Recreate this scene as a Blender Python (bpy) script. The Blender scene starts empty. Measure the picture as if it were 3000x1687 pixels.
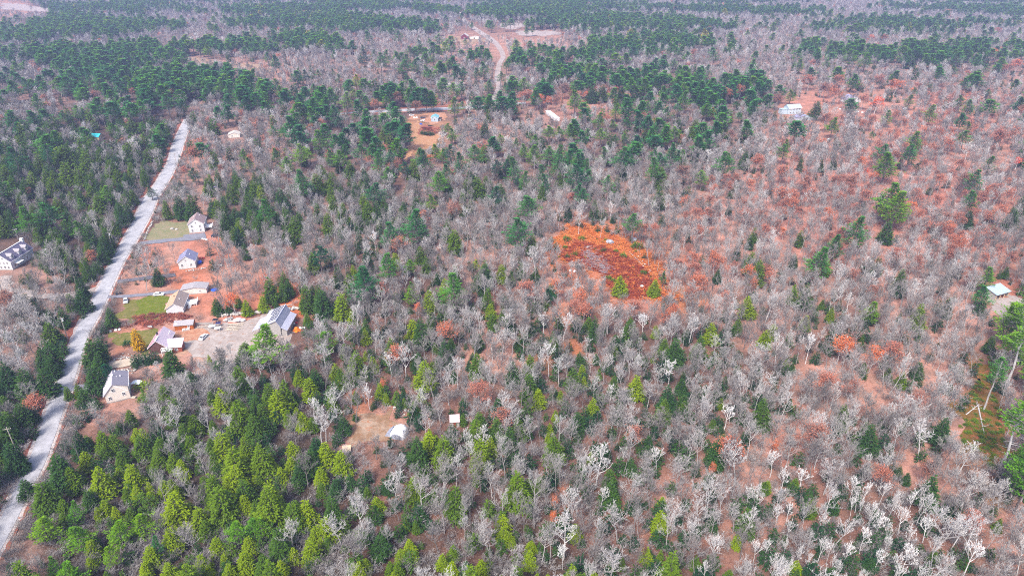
import bpy, math, random
import numpy as np
from mathutils import Vector, Matrix

# ------------------------------------------------------------------ camera, sky, sun, exposure
SC = bpy.context.scene
COL = SC.collection
H = 142.0
PITCH = math.radians(27.0)
FOC = 2000.0            # focal length in pixels of the 3000 x 1687 photograph
cp, sp = math.cos(PITCH), math.sin(PITCH)
cam_d = bpy.data.cameras.new('camera')
cam = bpy.data.objects.new('camera', cam_d)
COL.objects.link(cam)
cam.location = (0, 0, H)
cam.rotation_euler = (math.radians(90) - PITCH, 0, 0)
cam_d.sensor_width = 36.0
cam_d.lens = 36.0 * FOC / 3000.0
cam_d.clip_start = 1.0
cam_d.clip_end = 30000.0
SC.camera = cam

W = bpy.data.worlds.new('World')
SC.world = W
W.use_nodes = True
wn = W.node_tree
bg = wn.nodes['Background']
sky = wn.nodes.new('ShaderNodeTexSky')
sky.sky_type = 'NISHITA'
sky.sun_disc = False
SUN_EL, SUN_AZ = 50.0, 205.0
sky.sun_elevation = math.radians(SUN_EL)
sky.sun_rotation = math.radians(SUN_AZ)
sky.dust_density = 4.0
sky.ozone_density = 1.2
wn.links.new(sky.outputs[0], bg.inputs[0])
bg.inputs[1].default_value = 0.10
sl = bpy.data.lights.new('sun', 'SUN')
sun = bpy.data.objects.new('sun', sl)
COL.objects.link(sun)
sl.energy = 1.5
sl.angle = math.radians(10)
sl.color = (1.0, 0.95, 0.88)
_az = math.radians(SUN_AZ)
_el = math.radians(SUN_EL)
_d = Vector((math.sin(_az) * math.cos(_el), math.cos(_az) * math.cos(_el), math.sin(_el)))
sun.rotation_euler = _d.to_track_quat('Z', 'Y').to_euler()
sun.location = _d * 500
SC.view_settings.view_transform = 'Standard'
SC.view_settings.look = 'None'
SC.view_settings.exposure = 1.66
SC.view_settings.gamma = 1.0
SC.render.engine = 'CYCLES'
cy = SC.cycles
cy.max_bounces = 4
cy.diffuse_bounces = 2
cy.glossy_bounces = 1
cy.transmission_bounces = 1
cy.transparent_max_bounces = 4
cy.volume_bounces = 0
cy.use_denoising = False
cy.pixel_filter_type = 'BLACKMAN_HARRIS'
cy.filter_width = 1.1
cy.denoiser = 'OPENIMAGEDENOISE'
cy.denoising_input_passes = 'RGB_ALBEDO_NORMAL'
cy.denoising_prefilter = 'ACCURATE'
cy.caustics_reflective = False
cy.caustics_refractive = False
HAZE_DENSITY = 0.00019


# ------------------------------------------------------------------ helpers
def G(px, py, z=0.0):
    """point at height z seen at photograph pixel (px, py)"""
    u = (px - 1500.0) / FOC
    v = (py - 843.5) / FOC
    t = (H - z) / (sp + v * cp)
    return Vector((t * u, t * (cp - v * sp), z))


def project(x, y, z):
    dz = z - H
    t = y * cp - dz * sp
    u = x / t
    v = (-y * sp - dz * cp) / t
    return 1500.0 + FOC * u, 843.5 + FOC * v, FOC / t


def new_mat(name):
    m = bpy.data.materials.new(name)
    m.use_nodes = True
    n = m.node_tree
    b = n.nodes['Principled BSDF']
    b.inputs['Specular IOR Level'].default_value = 0.2
    return m, n, b


def ramp(n, fac, stops):
    r = n.nodes.new('ShaderNodeValToRGB')
    e = r.color_ramp.elements
    while len(e) < len(stops):
        e.new(0.5)
    for k, (p, c) in enumerate(stops):
        e[k].position = p
        e[k].color = (c[0], c[1], c[2], 1)
    if fac is not None:
        n.links.new(fac, r.inputs[0])
    return r


def noise(n, scale, detail=3.0, rough=0.6, obj=False):
    t = n.nodes.new('ShaderNodeTexNoise')
    t.inputs['Scale'].default_value = scale
    t.inputs['Detail'].default_value = detail
    t.inputs['Roughness'].default_value = rough
    if obj:
        c = n.nodes.new('ShaderNodeTexCoord')
        n.links.new(c.outputs['Object'], t.inputs['Vector'])
    else:
        g = n.nodes.new('ShaderNodeNewGeometry')
        n.links.new(g.outputs['Position'], t.inputs['Vector'])
    return t


def mixrgb(n, mode, fac, a, b):
    m = n.nodes.new('ShaderNodeMix')
    m.data_type = 'RGBA'
    m.blend_type = mode
    ins = [s for s in m.inputs if s.enabled]
    for s, v in zip((m.inputs[0], m.inputs[6], m.inputs[7]), (fac, a, b)):
        if hasattr(v, 'default_value') or hasattr(v, 'links'):
            n.links.new(v, s)
        elif isinstance(v, (tuple, list)):
            s.default_value = (v[0], v[1], v[2], 1)
        else:
            s.default_value = v
    return m.outputs[2]


def simple(name, col, rough=0.8, var=0.12, scale=0.8, metal=0.0, spec=0.2):
    """a plain colour with fine soiling"""
    m, n, b = new_mat(name)
    t = noise(n, scale, 4, 0.65)
    lo = [c * (1 - var) for c in col]
    hi = [min(1, c * (1 + var)) for c in col]
    r = ramp(n, t.outputs[0], [(0.3, lo), (0.7, hi)])
    n.links.new(r.outputs[0], b.inputs['Base Color'])
    b.inputs['Roughness'].default_value = rough
    b.inputs['Metallic'].default_value = metal
    b.inputs['Specular IOR Level'].default_value = spec
    return m


def tint_mat(name, stops, rough=0.85, nscale=1.2, amount=0.5, spec=0.1, transl=0.0):
    """colour picked per tree from its own 'tint' value, broken up by fine noise"""
    m, n, b = new_mat(name)
    a = n.nodes.new('ShaderNodeAttribute')
    a.attribute_type = 'INSTANCER'
    a.attribute_name = 'tint'
    t = noise(n, nscale, 3, 0.7)
    ma = n.nodes.new('ShaderNodeMath')
    ma.operation = 'MULTIPLY_ADD'
    n.links.new(t.outputs[0], ma.inputs[0])
    ma.inputs[1].default_value = amount
    n.links.new(a.outputs['Fac'], ma.inputs[2])
    mb = n.nodes.new('ShaderNodeMath')
    mb.operation = 'SUBTRACT'
    mb.use_clamp = True
    n.links.new(ma.outputs[0], mb.inputs[0])
    mb.inputs[1].default_value = amount * 0.5
    r = ramp(n, mb.outputs[0], stops)
    n.links.new(r.outputs[0], b.inputs['Base Color'])
    b.inputs['Roughness'].default_value = rough
    b.inputs['Specular IOR Level'].default_value = spec
    if transl:
        tr = n.nodes.new('ShaderNodeBsdfTranslucent')
        n.links.new(r.outputs[0], tr.inputs[0])
        mx = n.nodes.new('ShaderNodeMixShader')
        mx.inputs[0].default_value = transl
        n.links.new(b.outputs[0], mx.inputs[1])
        n.links.new(tr.outputs[0], mx.inputs[2])
        n.links.new(mx.outputs[0], n.nodes['Material Output'].inputs[0])
    return m


class MB:
    """collects triangles, boxes, tubes and prisms into one mesh"""

    def __init__(self):
        self.v, self.f, self.m = [], [], []

    def face(self, pts, mi=0):
        k = len(self.v)
        self.v.extend([tuple(p) for p in pts])
        self.f.append(tuple(range(k, k + len(pts))))
        self.m.append(mi)

    def box(self, x0, x1, y0, y1, z0, z1, mi=0, M=None):
        P = [Vector(p) for p in ((x0, y0, z0), (x1, y0, z0), (x1, y1, z0), (x0, y1, z0),
                                 (x0, y0, z1), (x1, y0, z1), (x1, y1, z1), (x0, y1, z1))]
        if M is not None:
            P = [M @ p for p in P]
        k = len(self.v)
        self.v.extend([tuple(p) for p in P])
        for q in ((0, 3, 2, 1), (4, 5, 6, 7), (0, 1, 5, 4), (1, 2, 6, 5), (2, 3, 7, 6), (3, 0, 4, 7)):
            self.f.append(tuple(k + i for i in q))
            self.m.append(mi)

    def prism(self, base, off, mi=0):
        """closed solid: polygon base (ccw seen against off) swept by the vector off"""
        base = [Vector(p) for p in base]
        off = Vector(off)
        k = len(self.v)
        n = len(base)
        self.v.extend([tuple(p) for p in base])
        self.v.extend([tuple(p + off) for p in base])
        self.f.append(tuple(k + i for i in reversed(range(n))))
        self.m.append(mi)
        self.f.append(tuple(k + n + i for i in range(n)))
        self.m.append(mi)
        for i in range(n):
            j = (i + 1) % n
            self.f.append((k + i, k + j, k + n + j, k + n + i))
            self.m.append(mi)

    def tube(self, a, b, ra, rb, n=3, mi=0, cap=False):
        a, b = Vector(a), Vector(b)
        d = b - a
        if d.length < 1e-6:
            return
        d.normalize()
        s = Vector((0, 0, 1)) if abs(d.z) < 0.9 else Vector((1, 0, 0))
        u = d.cross(s).normalized()
        w = d.cross(u)
        k = len(self.v)
        for c, r in ((a, ra), (b, rb)):
            for i in range(n):
                t = 2 * math.pi * i / n
                self.v.append(tuple(c + u * (r * math.cos(t)) + w * (r * math.sin(t))))
        for i in range(n):
            j = (i + 1) % n
            self.f.append((k + i, k + j, k + n + j, k + n + i))
            self.m.append(mi)
        if cap:
            self.f.append(tuple(k + i for i in reversed(range(n))))
            self.m.append(mi)
            self.f.append(tuple(k + n + i for i in range(n)))
            self.m.append(mi)

    def lump(self, c, r, seed, flat=0.7, mi=0, n=6, rings=3):
        """an uneven stone or heap"""
        rg = random.Random(seed)
        k = len(self.v)
        c = Vector(c)
        self.v.append(tuple(c - Vector((0, 0, r * flat))))
        for i in range(1, rings + 1):
            ph = math.pi * i / (rings + 1) - math.pi / 2
            for j in range(n):
                t = 2 * math.pi * (j + 0.5 * (i % 2)) / n
                q = r * rg.uniform(0.78, 1.18)
                self.v.append(tuple(c + Vector((q * math.cos(ph) * math.cos(t), q * math.cos(ph) * math.sin(t), q * flat * math.sin(ph)))))
        self.v.append(tuple(c + Vector((0, 0, r * flat))))
        last = len(self.v) - 1
        for j in range(n):
            q = (j + 1) % n
            self.f.append((k, k + 1 + q, k + 1 + j))
            self.m.append(mi)
            for i in range(rings - 1):
                a0 = k + 1 + i * n
                self.f.append((a0 + j, a0 + q, a0 + n + q, a0 + n + j))
                self.m.append(mi)
            a0 = k + 1 + (rings - 1) * n
            self.f.append((a0 + j, a0 + q, last))
            self.m.append(mi)

    def mesh(self, name, mats):
        me = bpy.data.meshes.new(name)
        me.from_pydata(self.v, [], self.f)
        for mt in (mats if isinstance(mats, (list, tuple)) else [mats]):
            me.materials.append(mt)
        me.polygons.foreach_set('material_index', self.m)
        me.update()
        return me

    def build(self, name, mats, parent=None, loc=None):
        return link(name, self.mesh(name, mats), parent, loc)


def link(name, me, parent=None, loc=None):
    o = bpy.data.objects.new(name, me)
    COL.objects.link(o)
    if parent is not None:
        o.parent = parent
    if loc is not None:
        o.location = loc
    return o


def tag(o, label=None, cat=None, group=None, kind=None):
    if label:
        o['label'] = label
    if cat:
        o['category'] = cat
    if group:
        o['group'] = group
    if kind:
        o['kind'] = kind
    return o


def thing(name, loc, rz, label, cat, group=None):
    o = bpy.data.objects.new(name, None)
    COL.objects.link(o)
    o.location = loc
    o.rotation_euler = (0, 0, rz)
    o.empty_display_size = 0.5
    return tag(o, label, cat, group)


# ------------------------------------------------------------------ layout read off the photograph (pixels of the 3000 x 1687 picture)
ROAD = [  # left x, right x, y pairs: (left, y, right, y)
    (-60, 1640, -10, 1640), (-10, 1540, 45, 1540), (38, 1440, 92, 1440), (64, 1393, 118, 1393), (84, 1345, 140, 1345),
    (114, 1265, 169, 1265), (137, 1196, 192, 1196), (169, 1109, 222, 1109), (189, 1048, 240, 1048), (210, 998, 256, 998),
    (230, 952, 278, 952), (250, 920, 296, 920), (271, 876, 316, 876), (294, 830, 336, 830), (320, 774, 362, 774),
    (355, 716, 396, 716), (376, 675, 420, 675), (403, 620, 449, 620), (420, 585, 462, 585), (449, 547, 487, 545),
    (470, 512, 506, 510), (490, 478, 522, 474), (507, 422, 539, 422), (524, 384, 552, 382), (541, 350, 563, 350)]
CROSS = [(860, 343, 339), (980, 338, 334), (1045, 333, 328), (1100, 331, 324), (1190, 328, 320), (1300, 324, 316),
         (1400, 318, 311), (1460, 312, 306), (1540, 306, 300)]      # x, near y, far y
FAR_ROAD = [(1430, 315, 1448, 315), (1442, 285, 1458, 285), (1454, 256, 1469, 256), (1449, 227, 1465, 227), (1456, 189, 1470, 189),
            (1467, 166, 1481, 166), (1454, 140, 1468, 137), (1430, 118, 1446, 114), (1386, 89, 1400, 85), (1362, 68, 1374, 66),
            (1350, 52, 1358, 50), (1346, 36, 1352, 36)]
P_DRIVE_RANCH = [(318, 866), (360, 865), (430, 860), (500, 852), (555, 846), (556, 853), (503, 861), (430, 868), (360, 873), (312, 875)]
P_DRIVE_WHITE = [(412, 709), (470, 702), (520, 698), (560, 692), (600, 688), (604, 700), (560, 706), (500, 708), (470, 713), (405, 719)]
P_PAD = [(536, 690), (600, 682), (604, 700), (540, 706)]
P_DRIVE_DARK = [(345, 820), (390, 815), (450, 808), (512, 801), (516, 811), (450, 818), (390, 825), (341, 831)]
P_SAND = [(300, 1083), (312, 1064), (350, 1056), (400, 1046), (440, 1042), (440, 1066), (392, 1071), (335, 1080)]
P_DRIVE_CREAM = [(205, 1130), (240, 1127), (290, 1121), (322, 1112), (330, 1136), (300, 1143), (255, 1146), (208, 1147)]
P_YARD = [(520, 968), (560, 962), (620, 952), (700, 945), (760, 925), (800, 912), (850, 930), (866, 985), (862, 1010), (820, 1040),
          (760, 1060), (700, 1075), (640, 1070), (600, 1050), (560, 1040), (525, 1020), (512, 995)]
P_YARD_ORANGE = [(516, 966), (560, 966), (600, 975), (596, 992), (560, 1000), (530, 1000), (518, 985)]
P_LAWN_RANCH = [(362, 880), (410, 872), (480, 870), (489, 920), (470, 935), (420, 940), (370, 945), (345, 925)]
P_LAWN_RANCH_B = [(404, 876), (450, 870), (486, 872), (488, 916), (450, 920), (405, 926)]
P_LAWN_PINK = [(322, 975), (340, 970), (400, 974), (450, 966), (470, 975), (462, 1010), (440, 1040), (420, 1052), (380, 1035), (385, 1012), (330, 1003), (320, 990)]
P_LAWN_WHITE = [(455, 655), (500, 645), (555, 650), (560, 690), (500, 700), (420, 706), (428, 690)]
P_STUB = [(396, 596), (402, 583), (432, 578), (440, 590), (432, 596)]
P_WESTLANE = [(0, 852), (30, 838), (60, 845), (120, 862), (200, 862), (250, 850), (288, 842), (286, 856), (245, 868), (200, 878), (120, 880), (50, 870), (0, 875)]
P_WESTYARD = [(0, 808), (28, 808), (36, 826), (30, 848), (0, 862)]
P_GRAVEL_E = [(2892, 880), (2906, 872), (2945, 862), (2975, 868), (3020, 885), (3040, 930), (2985, 950), (2935, 935), (2905, 905)]
P_DOME_YARD = [(1040, 1245), (1060, 1215), (1095, 1208), (1150, 1212), (1196, 1236), (1190, 1272), (1150, 1284), (1105, 1290), (1065, 1305), (1030, 1312), (1015, 1322), (1005, 1302), (1040, 1278)]
P_PATH = [(1205, 375), (1212, 362), (1230, 352), (1232, 375), (1224, 392), (1260, 402), (1285, 388), (1292, 400), (1275, 425), (1235, 428), (1205, 450), (1185, 490),
          (1172, 520), (1166, 518), (1180, 480), (1196, 440), (1204, 410), (1198, 392)]
P_BLUE_YARD = [(1195, 338), (1258, 332), (1300, 330), (1312, 345), (1290, 360), (1262, 365), (1228, 352), (1200, 352)]
P_BED = [(1226, 374), (1245, 367), (1284, 372), (1285, 386), (1262, 397), (1230, 394)]
P_CLEAR = [(1616, 728), (1640, 680), (1680, 655), (1762, 664), (1820, 700), (1893, 735), (1937, 772), (1940, 800), (1965, 845),
           (2010, 885), (1930, 885), (1860, 868), (1790, 862), (1775, 830), (1770, 800), (1700, 785), (1645, 762)]
P_CLEAR_DARK = [(1636, 738), (1680, 712), (1740, 712), (1800, 735), (1850, 760), (1895, 790), (1915, 825), (1935, 865), (1880, 872),
                (1800, 862), (1775, 825), (1762, 800), (1700, 782), (1650, 760)]
P_GLADE = [(2860, 1040), (2905, 1050), (2910, 1130), (2930, 1230), (2960, 1330), (2950, 1400), (2900, 1370), (2850, 1330), (2810, 1280), (2820, 1200), (2850, 1120)]
P_FIELD_TOP = [(1455, 70), (1500, 68), (1560, 72), (1530, 80), (1500, 88), (1470, 84)]
P_FIELD_TAN = [(1510, 92), (1570, 90), (1640, 93), (1650, 100), (1600, 106), (1520, 106)]
P_FIELD_BARN = [(1300, 118), (1340, 108), (1400, 110), (1425, 120), (1370, 132), (1310, 136)]
P_FIELD_NW = [(0, 9), (60, 12), (110, 22), (165, 24), (150, 36), (90, 34), (0, 28)]
P_FIELD_W = [(500, 168), (580, 168), (640, 182), (740, 188), (820, 204), (780, 214), (640, 206), (560, 192)]

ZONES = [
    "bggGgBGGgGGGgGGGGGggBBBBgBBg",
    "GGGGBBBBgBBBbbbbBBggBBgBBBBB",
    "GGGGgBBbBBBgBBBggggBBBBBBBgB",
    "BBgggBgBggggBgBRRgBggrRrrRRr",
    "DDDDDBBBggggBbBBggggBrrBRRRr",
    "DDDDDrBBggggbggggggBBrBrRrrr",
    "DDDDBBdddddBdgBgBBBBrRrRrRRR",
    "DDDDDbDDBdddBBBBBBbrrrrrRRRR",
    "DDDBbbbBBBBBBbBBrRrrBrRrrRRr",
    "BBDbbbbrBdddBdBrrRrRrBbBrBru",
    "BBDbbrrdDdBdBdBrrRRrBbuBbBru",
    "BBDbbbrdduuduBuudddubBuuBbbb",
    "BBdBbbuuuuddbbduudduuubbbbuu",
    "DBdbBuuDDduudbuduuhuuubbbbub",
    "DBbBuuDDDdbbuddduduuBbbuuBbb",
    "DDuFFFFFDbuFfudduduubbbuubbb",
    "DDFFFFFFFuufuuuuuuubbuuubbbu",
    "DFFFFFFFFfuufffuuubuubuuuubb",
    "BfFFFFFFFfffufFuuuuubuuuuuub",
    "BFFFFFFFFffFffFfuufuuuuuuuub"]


def zone(px, py):
    c = int(min(27, max(0, px / 3000.0 * 28)))
    r = int(min(19, max(0, py / 1687.0 * 20)))
    return ZONES[r][c]


def inside(poly, x, y):
    k = False
    n = len(poly)
    j = n - 1
    for i in range(n):
        xi, yi = poly[i][0], poly[i][1]
        xj, yj = poly[j][0], poly[j][1]
        if (yi > y) != (yj > y) and x < (xj - xi) * (y - yi) / (yj - yi) + xi:
            k = not k
        j = i
    return k


def strip_poly(rows, grow=0.0):
    left = [(a - grow, b) for a, b, c, d in rows]
    right = [(c + grow, d) for a, b, c, d in rows]
    return left + right[::-1]


ROAD_POLY = strip_poly(ROAD, 2)
ROAD_CLEAR = strip_poly(ROAD, 12)
FAR_POLY = strip_poly(FAR_ROAD, 3)
CROSS_POLY = [(x, n + 1) for x, n, f in CROSS] + [(x, f - 1) for x, n, f in reversed(CROSS)]

# base of a tree may not stand in these (photograph pixels on the ground)
NO_BASE = [ROAD_POLY, FAR_POLY, CROSS_POLY, P_DRIVE_RANCH, P_DRIVE_WHITE, P_DRIVE_DARK, P_SAND, P_DRIVE_CREAM, P_YARD, P_LAWN_RANCH,
           P_LAWN_PINK, P_LAWN_WHITE, P_STUB, P_WESTLANE, P_WESTYARD, P_GRAVEL_E, P_DOME_YARD, P_PATH, P_BLUE_YARD, P_CLEAR_DARK, P_GLADE,
           P_FIELD_TOP, P_FIELD_TAN, P_FIELD_BARN, P_FIELD_NW, P_FIELD_W, P_PAD,
           [(-160, 700), (95, 700), (95, 800), (60, 860), (-160, 930)],           # white dormered house
           [(540, 620), (640, 620), (640, 700), (545, 705)],
           [(515, 730), (600, 730), (600, 805), (520, 805)],
           [(475, 840), (620, 825), (640, 900), (545, 935), (475, 930)],
           [(430, 940), (575, 925), (590, 1010), (560, 1050), (430, 1050)],
           [(700, 895), (880, 890), (880, 1010), (700, 1010)],
           [(300, 1085), (420, 1085), (430, 1190), (300, 1205)],
           [(1585, 312), (1650, 320), (1645, 365), (1590, 350)],
           [(2280, 295), (2390, 295), (2390, 372), (2280, 365)],
           [(2470, 275), (2540, 275), (2540, 310), (2470, 310)],
           [(275, 385), (330, 385), (330, 425), (275, 425)],
           [(655, 380), (715, 380), (715, 420), (655, 420)],
           [(1340, 92), (1400, 92), (1400, 122), (1340, 122)],
           [(2885, 825), (2955, 825), (2955, 890), (2885, 890)],
           [(1300, 1210), (1360, 1210), (1360, 1265), (1300, 1265)],
           [(995, 1300), (1040, 1300), (1040, 1335), (995, 1335)]]
# nothing that stands in front may cover these
CLEAR_VIEW = [[(a - 13, b) for a, b, c, d in ROAD if b > 360] + [(c - 1, d) for a, b, c, d in reversed(ROAD) if b > 360], [(168, 922), (206, 922), (212, 1000), (180, 1000)], [(330, 860), (500, 848), (500, 935), (345, 945)],
              [(320, 960), (600, 925), (600, 1035), (480, 1045), (320, 1020)],
              [(476, 838), (600, 828), (600, 890), (545, 925), (480, 925)],
              [(545, 622), (612, 622), (612, 692), (545, 692)],
              [(425, 650), (550, 640), (550, 700), (425, 706)],
              [(520, 728), (600, 728), (600, 800), (520, 800)],
              [(0, 700), (90, 700), (85, 770), (40, 800), (0, 805)],
              [(600, 925), (880, 888), (880, 985), (845, 990), (740, 990), (600, 985)],
              [(300, 1085), (425, 1085), (425, 1180), (300, 1190)],
              [(330, 1050), (392, 1048), (390, 1075), (330, 1080)],
              [(235, 1110), (320, 1105), (320, 1145), (240, 1148)],
              [(1050, 1225), (1120, 1205), (1200, 1230), (1198, 1272), (1110, 1282), (1060, 1275)],
              [(1180, 326), (1330, 322), (1325, 372), (1210, 372)],
              [(1210, 365), (1290, 372), (1280, 425), (1210, 425)], [(1150, 545), (1172, 470), (1200, 410), (1215, 430), (1172, 550)],
              [(1150, 316), (1330, 308), (1330, 328), (1150, 334)],
              [(1585, 312), (1645, 320), (1645, 352), (1590, 342)],
              [(2306, 312), (2345, 312), (2345, 326), (2306, 326)],
              [(280, 388), (312, 388), (312, 408), (280, 408)],
              [(660, 384), (710, 384), (710, 404), (660, 404)],
              [(1345, 92), (1400, 92), (1400, 118), (1345, 118)],
              [(2895, 830), (2960, 825), (3000, 870), (3000, 925), (2950, 925), (2895, 885)],
              [(1640, 675), (1760, 660), (1930, 770), (1950, 865), (1800, 858), (1770, 790), (1700, 762), (1640, 735)],
              [(2850, 1060), (2905, 1060), (2945, 1290), (2900, 1330), (2830, 1270)],
              [(1440, 120), (1486, 130), (1480, 250), (1448, 250)], [(1400, 76), (1540, 76), (1500, 98), (1410, 100)], [(1505, 90), (1650, 92), (1640, 108), (1505, 110)],
              [(0, 10), (150, 22), (140, 34), (0, 26)],
              [(1316, 1221), (1348, 1221), (1348, 1244), (1316, 1244)],
              [(1003, 1306), (1030, 1306), (1030, 1322), (1003, 1322)]]

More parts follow.
